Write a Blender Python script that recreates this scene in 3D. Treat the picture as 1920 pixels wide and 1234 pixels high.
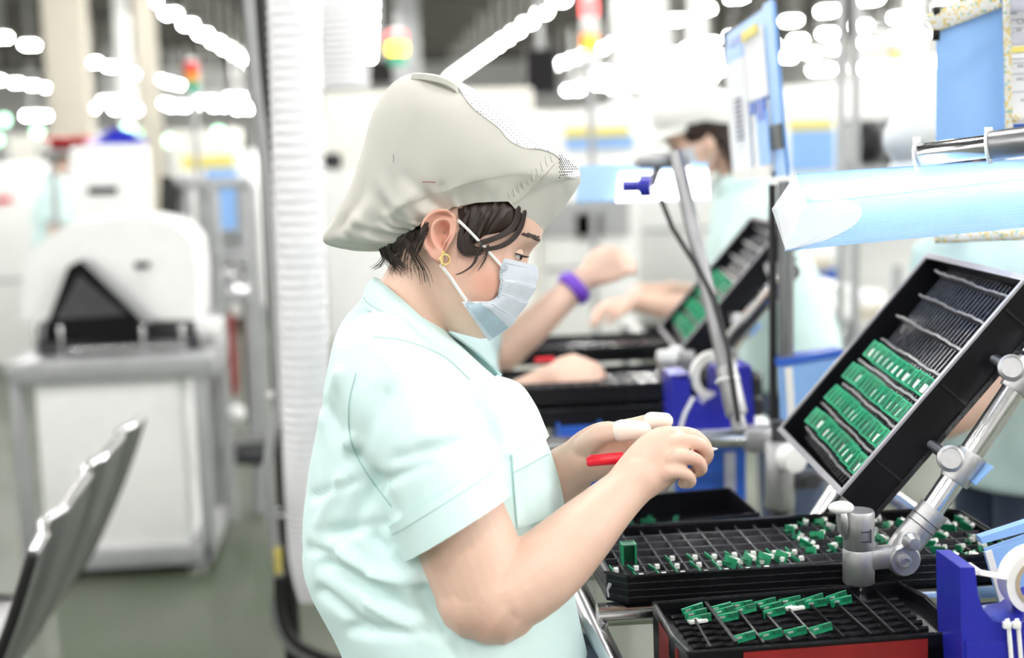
import bpy, bmesh, math, random
import numpy as np
from mathutils import Vector, Matrix, noise
from mathutils.bvhtree import BVHTree

for o in list(bpy.data.objects):
    bpy.data.objects.remove(o)
scene = bpy.context.scene
COL = scene.collection
V = Vector
PI = math.pi
rnd = random.Random(7)

# ------------------------------------------------------------------ camera
FPX = 1920 * 50 / 36.0
CAM = V((0, 0, 1.55))
_v = np.array([-270, 362, -FPX]); _v /= np.linalg.norm(_v)          # hall axis (+Y) in camera coordinates
_u = np.array([-.03, 1, (.03 * 270 + 362) / FPX]); _u /= np.linalg.norm(_u)
_x = np.cross(_v, _u)
MW = np.array([_x, _v, _u])                                          # camera -> world
cam_data = bpy.data.cameras.new('camera')
cam_data.lens = 50; cam_data.sensor_width = 36; cam_data.clip_end = 300; cam_data.clip_start = .05
cam_data.dof.use_dof = True
cam_data.dof.focus_distance = 1.60
cam_data.dof.aperture_fstop = 2.6
cam_data.dof.aperture_blades = 0
cam = bpy.data.objects.new('camera', cam_data)
cam.matrix_world = Matrix.Translation(CAM) @ Matrix(MW.tolist()).to_4x4()
COL.objects.link(cam)
scene.camera = cam

# ------------------------------------------------------------------ world and exposure
world = bpy.data.worlds.new('hall_air'); scene.world = world
world.use_nodes = True
world.node_tree.nodes['Background'].inputs[0].default_value = (1, 1, 1, 1)
world.node_tree.nodes['Background'].inputs[1].default_value = .6
scene.view_settings.view_transform = 'Standard'
scene.view_settings.look = 'None'
scene.view_settings.gamma = 1
scene.view_settings.use_curve_mapping = False
scene.view_settings.exposure = 1.12
LAMP = 92.0                                                          # emission of the ceiling tubes

# ------------------------------------------------------------------ pixel helpers (photo 1920 x 1234)
def ray(px, py):
    return V((MW @ np.array([(px - 960) / FPX, -(py - 617) / FPX, -1.0])).tolist())
def pix(px, py, d):
    return CAM + ray(px, py) * d
def onY(px, py, Y):
    r = ray(px, py); return CAM + r * ((Y - CAM.y) / r.y)
def onZ(px, py, Z):
    r = ray(px, py); return CAM + r * ((Z - CAM.z) / r.z)
def proj(p):
    c = MW.T @ (np.array(p) - np.array(CAM)); return 960 + FPX * c[0] / -c[2], 617 - FPX * c[1] / -c[2], -c[2]
RIGHT = V(MW[:, 0].tolist()); UPC = V(MW[:, 1].tolist()); BACK = V(MW[:, 2].tolist())

# ------------------------------------------------------------------ materials
MATS = {}
def mat(name, col=(.8, .8, .8), rough=.5, metal=0., noise_amt=0., noise_scale=20., bump=0., bump_scale=60., **kw):
    if name in MATS: return MATS[name]
    m = bpy.data.materials.new(name); m.use_nodes = True
    nt = m.node_tree; b = nt.nodes['Principled BSDF']
    b.inputs['Base Color'].default_value = (*col, 1)
    b.inputs['Roughness'].default_value = rough
    b.inputs['Metallic'].default_value = metal
    for k, v_ in kw.items():
        b.inputs[k.replace('_', ' ')].default_value = v_
    tc = nt.nodes.new('ShaderNodeTexCoord')
    if noise_amt:
        n = nt.nodes.new('ShaderNodeTexNoise'); n.inputs['Scale'].default_value = noise_scale; n.inputs['Detail'].default_value = 4
        nt.links.new(tc.outputs['Object'], n.inputs['Vector'])
        r = nt.nodes.new('ShaderNodeValToRGB')
        r.color_ramp.elements[0].position = .3; r.color_ramp.elements[1].position = .7
        r.color_ramp.elements[0].color = (*[c * (1 - noise_amt) for c in col], 1)
        r.color_ramp.elements[1].color = (*[min(1, c * (1 + noise_amt)) for c in col], 1)
        nt.links.new(n.outputs['Fac'], r.inputs['Fac']); nt.links.new(r.outputs['Color'], b.inputs['Base Color'])
    if bump:
        n = nt.nodes.new('ShaderNodeTexNoise'); n.inputs['Scale'].default_value = bump_scale; n.inputs['Detail'].default_value = 3
        nt.links.new(tc.outputs['Object'], n.inputs['Vector'])
        bp = nt.nodes.new('ShaderNodeBump'); bp.inputs['Strength'].default_value = bump; bp.inputs['Distance'].default_value = .002
        nt.links.new(n.outputs['Fac'], bp.inputs['Height']); nt.links.new(bp.outputs['Normal'], b.inputs['Normal'])
    MATS[name] = m
    return m
def emit(name, col, strength):
    if name in MATS: return MATS[name]
    m = mat(name, (.05, .05, .05), .4)
    b = m.node_tree.nodes['Principled BSDF']
    b.inputs['Emission Color'].default_value = (*col, 1); b.inputs['Emission Strength'].default_value = strength
    return m

mat('skin', (.75, .51, .40), .45, noise_amt=.04, noise_scale=25, bump=.08, bump_scale=300, Subsurface_Weight=.12)
_b = MATS['skin'].node_tree.nodes['Principled BSDF']
_b.inputs['Subsurface Radius'].default_value = (1, .35, .2); _b.inputs['Subsurface Scale'].default_value = .008
def _blush():
    nt = MATS['skin'].node_tree; b = nt.nodes['Principled BSDF']; src = b.inputs['Base Color'].links[0].from_socket
    at = nt.nodes.new('ShaderNodeAttribute'); at.attribute_name = 'blush'
    mx = nt.nodes.new('ShaderNodeMix'); mx.data_type = 'RGBA'
    nt.links.new(at.outputs['Fac'], mx.inputs['Factor']); nt.links.new(src, mx.inputs[6]); mx.inputs[7].default_value = (.66, .25, .19, 1)
    nt.links.new(mx.outputs[2], b.inputs['Base Color'])
_blush()
mat('mint', (.68, .875, .87), .8, noise_amt=.02, noise_scale=12, bump=.12, bump_scale=1500)
mat('mint_thread', (.42, .64, .62), .8, noise_amt=.02)
mat('cap_cloth', (.57, .56, .515), .85, noise_amt=.02, noise_scale=14, bump=.10, bump_scale=1600)
mat('cap_thread', (.45, .43, .38), .9, noise_amt=.02)
mat('hair', (.026, .014, .011), .42, noise_amt=.3, noise_scale=80)
mat('brow', (.05, .03, .025), .6, noise_amt=.2)
mat('mask_white', (.64, .69, .76), .85, noise_amt=.05, noise_scale=30, bump=.3, bump_scale=500)
mat('mask_grey', (.42, .47, .53), .9, noise_amt=.12, noise_scale=60)
mat('elastic', (.88, .88, .88), .8, noise_amt=.02)
mat('gold', (.83, .62, .25), .25, 1., noise_amt=.05)
mat('eye_white', (.8, .78, .76), .2, noise_amt=.02)
mat('iris', (.02, .012, .01), .1, noise_amt=.1)
mat('trousers', (.05, .07, .12), .8, noise_amt=.1)
mat('shoe', (.8, .8, .8), .6, noise_amt=.05)
mat('cot', (.86, .76, .68), .45, noise_amt=.02)
mat('red_plastic', (.75, .01, .03), .3, noise_amt=.03)
mat('black_plastic', (.0045, .0045, .006), .33, noise_amt=.25, noise_scale=40, bump=.05, bump_scale=80, Specular_IOR_Level=.22)
mat('black_edge', (.010, .010, .012), .26, noise_amt=.3, noise_scale=90, Specular_IOR_Level=.4)
mat('rim_grey', (.30, .29, .32), .35, noise_amt=.1, noise_scale=60)
mat('divider_grey', (.13, .125, .135), .35, noise_amt=.6, noise_scale=120)  # mottled grey for the dividers, tone varies at random
mat('fin', (.030, .030, .038), .20, noise_amt=.5, noise_scale=90)
mat('cap_white', (.86, .86, .83), .85, noise_amt=.02)
mat('grid_bar', (.075, .075, .085), .12, noise_amt=.4, noise_scale=60, Specular_IOR_Level=.9)
mat('pcb', (.010, .27, .12), .4, noise_amt=.25, noise_scale=300)
mat('pcb_light', (.05, .52, .27), .35, noise_amt=.15, noise_scale=300)
mat('pcb_dark', (.006, .12, .06), .4, noise_amt=.35, noise_scale=300)
mat('pin_white', (.80, .82, .78), .4, noise_amt=.05)
mat('solder', (.75, .76, .76), .3, .6, noise_amt=.05)
mat('chrome', (.80, .80, .82), .18, 1., noise_amt=.03)
mat('cast_zinc', (.48, .48, .49), .42, .9, noise_amt=.08, noise_scale=70, bump=.15, bump_scale=200)
mat('dark_steel', (.10, .10, .11), .4, .7, noise_amt=.1)
mat('blue_sheet', (.27, .49, .88), .45, noise_amt=.03)
mat('blue_deep', (.020, .024, .36), .28, noise_amt=.04)
mat('blue_mid', (.03, .12, .55), .4, noise_amt=.04)
mat('red_label', (.21, .004, .004), .55, noise_amt=.12, noise_scale=30)
mat('tape_white', (.86, .85, .83), .4, noise_amt=.03)
mat('tape_core', (.42, .34, .24), .8, noise_amt=.08)
mat('zip', (.86, .87, .86), .4, noise_amt=.02)
mat('white_paint', (.91, .92, .91), .45, noise_amt=.02)
mat('offwhite_paint', (.82, .80, .74), .5, noise_amt=.03)
mat('grey_frame', (.42, .43, .44), .4, .3, noise_amt=.05)
mat('paper', (.82, .83, .85), .8, noise_amt=.02)
mat('paper_grey', (.55, .56, .64), .8, noise_amt=.03)
mat('ink', (.22, .23, .30), .8, noise_amt=.05)
mat('yellow', (.80, .68, .18), .6, noise_amt=.05)
mat('purple', (.17, .05, .55), .3, noise_amt=.05)
mat('beige_column', (.62, .58, .49), .7, noise_amt=.04, noise_scale=3)
mat('dark_ceiling', (.040, .038, .032), .9, noise_amt=.3, noise_scale=1.5)
mat('beam', (.10, .092, .08), .8, noise_amt=.1)
mat('screen', (.02, .02, .025), .5, noise_amt=.05)
mat('black_rubber', (.012, .012, .012), .6, noise_amt=.1)
mat('cable_grey', (.35, .36, .36), .5, noise_amt=.05)
mat('wall_paint', (.78, .78, .76), .8, noise_amt=.03, noise_scale=.5)
mat('bench_steel', (.30, .30, .31), .34, .85, noise_amt=.06, noise_scale=30)
mat('dark_red', (.30, .01, .015), .4, noise_amt=.1)
mat('hose', (.90, .90, .93), .25, noise_amt=.02, Transmission_Weight=.15)

def floor_mat():
    m = mat('floor_green', (.15, .19, .12), .34)
    nt = m.node_tree; b = nt.nodes['Principled BSDF']
    tc = nt.nodes.new('ShaderNodeTexCoord')
    n = nt.nodes.new('ShaderNodeTexNoise'); n.inputs['Scale'].default_value = 1.1; n.inputs['Detail'].default_value = 6
    nt.links.new(tc.outputs['Object'], n.inputs['Vector'])
    r = nt.nodes.new('ShaderNodeValToRGB')
    r.color_ramp.elements[0].position = .35; r.color_ramp.elements[0].color = (.034, .055, .024, 1)
    r.color_ramp.elements[1].position = .65; r.color_ramp.elements[1].color = (.095, .108, .08, 1)
    nt.links.new(n.outputs['Fac'], r.inputs['Fac']); nt.links.new(r.outputs['Color'], b.inputs['Base Color'])
    return m
def mesh_cloth():
    # white knitted net with rows of small holes
    m = mat('net', (.90, .90, .92), .8)
    nt = m.node_tree; b = nt.nodes['Principled BSDF']
    tc = nt.nodes.new('ShaderNodeTexCoord')
    vo = nt.nodes.new('ShaderNodeTexVoronoi'); vo.inputs['Scale'].default_value = 330; vo.inputs['Randomness'].default_value = .1
    nt.links.new(tc.outputs['Object'], vo.inputs['Vector'])
    r = nt.nodes.new('ShaderNodeValToRGB'); r.color_ramp.interpolation = 'LINEAR'
    r.color_ramp.elements[0].position = .22; r.color_ramp.elements[0].color = (.30, .30, .32, 1)
    r.color_ramp.elements[1].position = .34; r.color_ramp.elements[1].color = (.90, .90, .92, 1)
    nt.links.new(vo.outputs['Distance'], r.inputs['Fac']); nt.links.new(r.outputs['Color'], b.inputs['Base Color'])
    return m
def braid_mat():
    m = mat('braid', (.85, .84, .76), .8)
    nt = m.node_tree; b = nt.nodes['Principled BSDF']
    tc = nt.nodes.new('ShaderNodeTexCoord')
    ch = nt.nodes.new('ShaderNodeTexVoronoi'); ch.inputs['Scale'].default_value = 300; ch.inputs['Randomness'].default_value = .25
    nt.links.new(tc.outputs['Object'], ch.inputs['Vector'])
    r = nt.nodes.new('ShaderNodeValToRGB'); r.color_ramp.interpolation = 'CONSTANT'
    e = r.color_ramp.elements
    e[0].position = 0; e[0].color = (.86, .85, .80, 1); e[1].position = .52; e[1].color = (.80, .64, .24, 1)
    e2 = e.new(.80); e2.color = (.88, .88, .86, 1)
    e3 = e.new(.93); e3.color = (.35, .58, .52, 1)
    sp = nt.nodes.new('ShaderNodeSeparateColor'); nt.links.new(ch.outputs['Color'], sp.inputs[0])
    nt.links.new(sp.outputs[0], r.inputs['Fac']); nt.links.new(r.outputs['Color'], b.inputs['Base Color'])
    bp = nt.nodes.new('ShaderNodeBump'); bp.inputs['Strength'].default_value = .8; bp.inputs['Distance'].default_value = .003; bp.invert = True
    nt.links.new(ch.outputs['Distance'], bp.inputs['Height']); nt.links.new(bp.outputs['Normal'], b.inputs['Normal'])
    return m
def hood_mat():
    # ribbed pale-blue twin-wall plastic that lets the tube's light through
    m = bpy.data.materials.new('hood_plastic'); m.use_nodes = True; nt = m.node_tree
    b = nt.nodes['Principled BSDF']; b.inputs['Base Color'].default_value = (.50, .71, .96, 1); b.inputs['Roughness'].default_value = .25
    t = nt.nodes.new('ShaderNodeBsdfTranslucent'); t.inputs[0].default_value = (.72, .87, 1, 1)
    mx = nt.nodes.new('ShaderNodeMixShader'); mx.inputs[0].default_value = .45
    nt.links.new(b.outputs[0], mx.inputs[1]); nt.links.new(t.outputs[0], mx.inputs[2])
    nt.links.new(mx.outputs[0], nt.nodes['Material Output'].inputs[0])
    MATS['hood'] = m
    return m
floor_mat(); mesh_cloth(); braid_mat(); hood_mat()

# ------------------------------------------------------------------ mesh helpers
class MB:
    """collects shapes into one mesh"""
    def __init__(s): s.v = []; s.f = []
    def add(s, vs, fs):
        o = len(s.v); s.v += [V(p) for p in vs]; s.f += [tuple(i + o for i in f) for f in fs]; return s
    def box(s, c, size, rot=None, bev=0):
        bm = bmesh.new(); bmesh.ops.create_cube(bm, size=1)
        bmesh.ops.scale(bm, vec=V(size), verts=bm.verts)
        if bev: bmesh.ops.bevel(bm, geom=bm.edges[:], offset=bev, segments=2, affect='EDGES', profile=.5)
        R = rot if rot is not None else Matrix.Identity(3)
        bm.verts.index_update()
        vs = [R @ q.co + V(c) for q in bm.verts]; fs = [[q.index for q in f.verts] for f in bm.faces]
        bm.free(); return s.add(vs, fs)
    def loft(s, rings, cap=True, closed=True):
        n = len(rings[0]); vs = [p for r in rings for p in r]; fs = []
        for i in range(len(rings) - 1):
            for j in range(n if closed else n - 1):
                a = i * n + j; b = i * n + (j + 1) % n
                fs.append((a, b, b + n, a + n))
        if cap and closed:
            fs.append(tuple(range(n - 1, -1, -1))); fs.append(tuple(range((len(rings) - 1) * n, len(rings) * n)))
        return s.add(vs, fs)
    def tube(s, pts, r, n=12, cap=True, round_end=False):
        pts = [V(p) for p in pts]
        rs = list(r) if isinstance(r, (list, tuple)) else [r] * len(pts)
        if round_end:
            d0 = (pts[0] - pts[1]).normalized(); d1 = (pts[-1] - pts[-2]).normalized()
            p0, p1, r0, r1 = pts[0], pts[-1], rs[0], rs[-1]
            A = [(p0 + d0 * r0 * math.sin(a), r0 * math.cos(a)) for a in (1.45, 1.0, .5)]
            B = [(p1 + d1 * r1 * math.sin(a), r1 * math.cos(a)) for a in (.5, 1.0, 1.45)]
            pts = [a[0] for a in A] + pts + [b[0] for b in B]; rs = [a[1] for a in A] + rs + [b[1] for b in B]
        T = [(pts[min(i + 1, len(pts) - 1)] - pts[max(i - 1, 0)]).normalized() for i in range(len(pts))]
        u = T[0].orthogonal().normalized(); rings = []
        for i, p in enumerate(pts):
            u = (u - T[i] * u.dot(T[i])).normalized(); w = T[i].cross(u)
            rings.append([p + (u * math.cos(2 * PI * k / n) + w * math.sin(2 * PI * k / n)) * rs[i] for k in range(n)])
        return s.loft(rings, cap)
    def lathe(s, prof, c, axis=V((0, 0, 1)), n=20, cap=True):
        axis = V(axis).normalized(); u = axis.orthogonal().normalized(); w = axis.cross(u)
        return s.loft([[V(c) + axis * h + (u * math.cos(2 * PI * k / n) + w * math.sin(2 * PI * k / n)) * r for k in range(n)] for r, h in prof], cap)
    def torus(s, c, axis, R, r, n=32, m=10, a0=0, a1=2 * PI, flat=1.):
        axis = V(axis).normalized(); u = axis.orthogonal().normalized(); w = axis.cross(u)
        full = abs(a1 - a0 - 2 * PI) < 1e-6; rings = []
        for i in range(n if full else n + 1):
            a = a0 + (a1 - a0) * i / n; d = u * math.cos(a) + w * math.sin(a)
            rings.append([V(c) + d * (R + r * math.cos(2 * PI * k / m)) + axis * (r * flat * math.sin(2 * PI * k / m)) for k in range(m)])
        if full: rings.append(rings[0])
        return s.loft(rings, not full)
    def prism(s, poly, depth):
        d = V(depth); n = len(poly); vs = [V(p) for p in poly] + [V(p) + d for p in poly]
        fs = [tuple(range(n - 1, -1, -1)), tuple(range(n, 2 * n))] + [(i, (i + 1) % n, (i + 1) % n + n, i + n) for i in range(n)]
        return s.add(vs, fs)
    def sphere(s, c, r, n=14, m=10, sc=(1, 1, 1), rot=None):
        R = rot if rot is not None else Matrix.Identity(3)
        rings = []
        for i in range(m + 1):
            a = -PI / 2 + PI * (i if 0 < i < m else (.02 if i == 0 else m - .02)) / m
            rings.append([V(c) + R @ V((sc[0] * r * math.cos(a) * math.cos(2 * PI * k / n), sc[1] * r * math.cos(a) * math.sin(2 * PI * k / n), sc[2] * r * math.sin(a))) for k in range(n)])
        return s.loft(rings)
    def grid(s, G, closed_u=False):
        nu, nv = len(G), len(G[0]); vs = [p for r in G for p in r]; fs = []
        for i in range(nu if closed_u else nu - 1):
            for j in range(nv - 1):
                a = i * nv + j; b = ((i + 1) % nu) * nv + j
                fs.append((a, b, b + 1, a + 1))
        return s.add(vs, fs)
    def build(s, name, material, parent=None, smooth=True, angle=40, solid=0):
        me = bpy.data.meshes.new(name); me.from_pydata([tuple(p) for p in s.v], [], s.f); me.validate()
        bm = bmesh.new(); bm.from_mesh(me); bmesh.ops.recalc_face_normals(bm, faces=bm.faces)
        if solid:
            bmesh.ops.solidify(bm, geom=bm.faces[:], thickness=solid)
        for e in bm.edges:
            if len(e.link_faces) == 2 and e.calc_face_angle(0) > math.radians(angle): e.smooth = False
        for f in bm.faces: f.smooth = smooth
        bm.to_mesh(me); bm.free()
        return link(name, me, material, parent)

def link(name, me, material, parent=None):
    o = bpy.data.objects.new(name, me); COL.objects.link(o)
    if material is not None:
        me.materials.clear(); me.materials.append(MATS[material] if isinstance(material, str) else material)
    if parent is not None:
        o.parent = parent; q = parent; off = V((0, 0, 0))
        while q is not None: off += q.location; q = q.parent
        o.location = -off
    return o
def tag(o, label=None, cat=None, group=None, kind=None):
    if label: o['label'] = label
    if cat: o['category'] = cat
    if group: o['group'] = group
    if kind: o['kind'] = kind
    return o
def thing(name, label, cat, loc=(0, 0, 0), group=None):
    o = bpy.data.objects.new(name, None); o.empty_display_size = .05; COL.objects.link(o); o.location = V(loc)
    return tag(o, label, cat, group)
def copy_tree(o, parent=None):
    c = o.copy(); COL.objects.link(c); c.parent = parent
    for ch in o.children: copy_tree(ch, c)
    return c
def place(o, loc, rot=None):
    o.location = V(loc)
    if rot is not None: o.rotation_euler = rot.to_euler() if isinstance(rot, Matrix) else rot
    return o
def one(mb, name, material, label, cat, group=None, **kw):
    return tag(mb.build(name, material, None, **kw), label, cat, group)
def structure(mb, name, material, **kw):
    return tag(mb.build(name, material, None, **kw), kind='structure')

def remesh(mb, voxel, smooth=4, fac=.5):
    me = bpy.data.meshes.new('tmp'); me.from_pydata([tuple(p) for p in mb.v], [], mb.f); me.validate()
    bm = bmesh.new(); bm.from_mesh(me); bmesh.ops.recalc_face_normals(bm, faces=bm.faces); bm.to_mesh(me); bm.free()
    o = bpy.data.objects.new('tmp', me); COL.objects.link(o)
    r = o.modifiers.new('r', 'REMESH'); r.mode = 'VOXEL'; r.voxel_size = voxel; r.adaptivity = 0
    if smooth:
        m = o.modifiers.new('s', 'SMOOTH'); m.factor = fac; m.iterations = smooth
    dg = bpy.context.evaluated_depsgraph_get()
    out = bpy.data.meshes.new_from_object(o.evaluated_get(dg))
    bpy.data.objects.remove(o); bpy.data.meshes.remove(me)
    out.polygons.foreach_set('use_smooth', [True] * len(out.polygons))
    return out
def bvh_of(me):
    return BVHTree.FromPolygons([v_.co.copy() for v_ in me.vertices], [tuple(p.vertices) for p in me.polygons])
def crv(pts, n):
    """Catmull-Rom resample of a list of tuples"""
    P = [np.array(p, float) for p in pts]; P = [2 * P[0] - P[1]] + P + [2 * P[-1] - P[-2]]; out = []
    segs = len(P) - 3
    for k in range(n):
        t = k / (n - 1) * segs; i = min(int(t), segs - 1); t -= i
        a, b, c, d = P[i:i + 4]
        out.append(.5 * (2 * b + (c - a) * t + (2 * a - 5 * b + 4 * c - d) * t * t + (3 * b - a - 3 * c + d) * t ** 3))
    return out
def lerp(a, b, t): return a + (b - a) * t
def sstep(a, b, x):
    t = max(0, min(1, (x - a) / (b - a))); return t * t * (3 - 2 * t)
# ------------------------------------------------------------------ the hall
structure(MB().box((0, 28, -.05), (36, 78, .1)), 'floor', 'floor_green')
structure(MB().box((0, 28, 4.95), (36, 78, .1)), 'ceiling', 'dark_ceiling')
structure(MB().box((0, 67.05, 2.45), (36, .1, 4.9)), 'wall_back', 'wall_paint')
structure(MB().box((-18.05, 28, 2.45), (.1, 78, 4.9)), 'wall_left', 'wall_paint')
structure(MB().box((18.05, 28, 2.45), (.1, 78, 4.9)), 'wall_right', 'wall_paint')
structure(MB().box((0, -11.05, 2.45), (36, .1, 4.9)), 'wall_front', 'wall_paint')
for k, yy in enumerate(range(-8, 66, 5)):
    m = MB().box((0, yy, 4.62), (36, .22, .06)).box((0, yy, 4.84), (36, .22, .06)).box((0, yy, 4.73), (36, .04, .22))
    structure(m, 'trim_%d' % (k + 1), 'beam', smooth=False)

emit('tube_glow', (1, .985, .95), LAMP)
def light_proto():
    t = thing('ceiling_light', 'white fluorescent ceiling light in the long rows under the dark roof', 'ceiling light', (0, 0, 0), 'ceiling lights in rows')
    m = MB().box((0, 0, .06), (.30, .44, .05), bev=.01).tube([(0, -.15, .08), (0, -.15, 1.2)], .008, 6).tube([(0, .15, .08), (0, .15, 1.2)], .008, 6)
    m.build('housing', 'white_paint', t)
    for s in (-1, 1):
        MB().tube([(s * .075, -.19, .015), (s * .075, .19, .015)], .034, 8).build('tube', 'tube_glow', t)
    return t
L0 = light_proto(); first = True
for X in (-11.7, -7.05, -3.2, .1, 3.25, 6.25, 8.9, 11.15, 13.7):
    for k in range(27):
        Y = -7.2 + k * 2.38 + (X * .37) % 1.1
        o = L0 if first else copy_tree(L0); first = False
        o.location = (X, Y, 3.66)
# lamps hung low over the far machines
low = [(165, 205, 40), (205, 190, 38), (225, 205, 38), (255, 208, 38), (300, 195, 37), (330, 200, 37), (355, 200, 36), (385, 190, 36), (410, 200, 36), (440, 185, 35), (455, 205, 35),
       (60, 218, 40), (95, 218, 40), (1075, 170, 34), (1097, 165, 34), (1125, 160, 33), (1160, 165, 33), (1192, 160, 33), (1262, 158, 32), (1290, 150, 32), (1322, 146, 32),
       (1620, 130, 30), (1650, 126, 30), (1685, 126, 30), (1735, 118, 30), (1540, 132, 30), (497, 140, 30)]
for px, py, Y in low:
    o = copy_tree(L0); o.location = onY(px, py, Y); o.scale = (1.6, 1, 1.2)
    tag(o, 'wide fluorescent lamp hung low over the far machines', 'lamp', 'lamps over the far machines')
# ------------------------------------------------------------------ the woman at the tray
DW = 1.66
def W(px, py, off=0.): return pix(px, py, DW + off)
def limb(mb, rows, n=20, res=None, round_end=True):
    """rows: (px, py, depth offset, half width in px across the limb, half depth in m); ellipse sections across the path"""
    if res: rows = crv(rows, res)
    C_ = [W(r[0], r[1], r[2]) for r in rows]
    rings = []
    for i, r in enumerate(rows):
        T = (C_[min(i + 1, len(rows) - 1)] - C_[max(i - 1, 0)]).normalized()
        a = T.cross(BACK)
        a = a.normalized() if a.length > .2 else UPC
        b = a.cross(T).normalized(); hw = r[3] / FPX * (DW + r[2])
        rings.append((C_[i], a, b, hw, r[4], T))
    out = []
    def ring(c, a, b, h, d): return [c + a * h * math.cos(2 * PI * k / n) + b * d * math.sin(2 * PI * k / n) for k in range(n)]
    c, a, b, h, d, T = rings[0]
    if round_end:
        for q in (1.4, .9, .45): out.append(ring(c - T * min(h, d) * math.sin(q), a, b, h * math.cos(q), d * math.cos(q)))
    for c, a, b, h, d, T in rings: out.append(ring(c, a, b, h, d))
    if round_end:
        for q in (.45, .9, 1.4): out.append(ring(c + T * min(h, d) * math.sin(q), a, b, h * math.cos(q), d * math.cos(q)))
    mb.loft(out)
def finger(mb, pts, r0=.0088, r1=.0068):
    q = crv(pts, 14); P = [W(*p) for p in q]; n = len(P)
    mb.tube(P, [lerp(r0, r1, i / (n - 1)) * (1 + .06 * math.sin(i / (n - 1) * 3 * PI)) for i in range(n)], 12, round_end=True)

# ---- head frame
HT = math.radians(15)
HF = (RIGHT * math.cos(HT) - UPC * math.sin(HT)); HU = (RIGHT * math.sin(HT) + UPC * math.cos(HT)); HL = BACK.copy()
HO = W(843, 464, 0.)
def Hd(x, y, z): return HO + HF * x + HL * y + HU * z
HLV = [(-.094, .058, .022, .014), (-.088, .068, .006, .028), (-.074, .076, -.012, .045), (-.057, .081, -.025, .058), (-.040, .084, -.055, .065),
       (-.020, .087, -.078, .069), (0., .089, -.088, .071), (.014, .0905, -.091, .0715), (.030, .097, -.093, .072), (.048, .101, -.094, .073), (.070, .098, -.091, .072),
       (.095, .083, -.080, .063), (.115, .055, -.058, .046), (.128, .018, -.022, .018)]
def head_surface(nz=44, nt=56):
    lv = crv(HLV, nz); R_ = []
    for z, xf, xb, w in lv:
        xm = lerp(xb, xf, .48); row = []
        for k in range(nt):
            t = 2 * PI * k / nt; c, s = math.cos(t), math.sin(t)
            e = .64 if c > 0 else .95
            x = xm + (xf - xm if c > 0 else xm - xb) * math.copysign(abs(c) ** e, c)
            y = w * math.copysign(abs(s) ** .86, s)
            g = lambda a, sg: math.exp(-(a / sg) ** 2)
            if c > 0:
                x += .013 * g(z + .022, .013) * g(y, .012) + .007 * g(z + .006, .016) * g(y, .009)      # nose
                x += .005 * g(z + .062, .008) * g(y, .022) + .006 * g(z + .088, .010) * g(y, .016)      # lips, chin
                x -= .005 * g(z - .012, .012) * g(abs(y) - .033, .015)                                  # eye sockets
                x += .004 * g(z - .034, .007) * g(abs(y) - .028, .02)                                   # brow ridge
                y += math.copysign(.004, y) * g(z + .035, .02) * g(abs(y) - .055, .02)                  # cheek
            row.append(Hd(x, y, z))
        R_.append(row)
    return R_
body = MB()
body.loft(head_surface())
# neck
limb(body, [(740, 640, .0, 95, .06), (765, 590, 0, 82, .056), (788, 540, 0, 72, .054), (805, 490, 0, 66, .054), (815, 450, 0, 60, .05)], 24, 12)
# ear
EARP = [(352, 215), (345, 155), (300, 117), (240, 109), (180, 124), (130, 165), (97, 220), (86, 290), (95, 360), (115, 420), (150, 480), (195, 520), (232, 528), (256, 500), (268, 450), (292, 400), (322, 350), (346, 285)]
def ear(mb, side):
    out = crv(EARP + [EARP[0]], 61)[:-1]; cx, cy = 262, 285; rings = []
    lev = [(.95, -.026), (.99, -.006), (1.02, .006), (1.01, .0105), (.97, .0135), (.92, .0145), (.87, .0125), (.82, .0065), (.77, .0030), (.70, .0035), (.63, .0080), (.56, .0095), (.50, .0070), (.44, .0005), (.36, -.0050), (.20, -.0065), (.04, -.0068)]
    for sc, h in lev:
        row = []
        for x, y in out:
            X_ = cx + (x - cx) * sc; Y_ = cy + (y - cy) * sc
            lob = sstep(395, 450, Y_); fr = sstep(285, 335, X_)
            hh = lerp(h, .008 * (1 if sc < 1.01 and sc > 0 and h > -.015 else -1), lob)
            hh = lerp(hh, min(hh, .0035), fr)
            tilt = (330 - X_) / 4.407 / FPX * DW * .42
            px, py = 780 + X_ / 4.407, 380 + Y_ / 4.407
            lat = .0785 + hh + tilt
            p = W(px, py); row.append(p + BACK * lat if side > 0 else p - BACK * lat)
        rings.append(row)
    mb.loft(rings)
earm = MB(); ear(earm, 1); ear(earm, -1)
# near (right) arm
limb(body, [(745, 710, -.12, 50, .035), (785, 800, -.145, 62, .042), (832, 915, -.165, 86, .050), (872, 1010, -.172, 94, .053), (905, 1095, -.178, 92, .05),
            (930, 1122, -.182, 88, .048)], 28, 18)
limb(body, [(897, 1118, -.18, 82, .047), (960, 1108, -.182, 76, .046), (1025, 1062, -.172, 74, .043), (1085, 1005, -.155, 64, .037), (1135, 955, -.138, 52, .030), (1172, 920, -.125, 45, .025), (1200, 892, -.118, 45, .023)], 28, 20)
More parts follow.
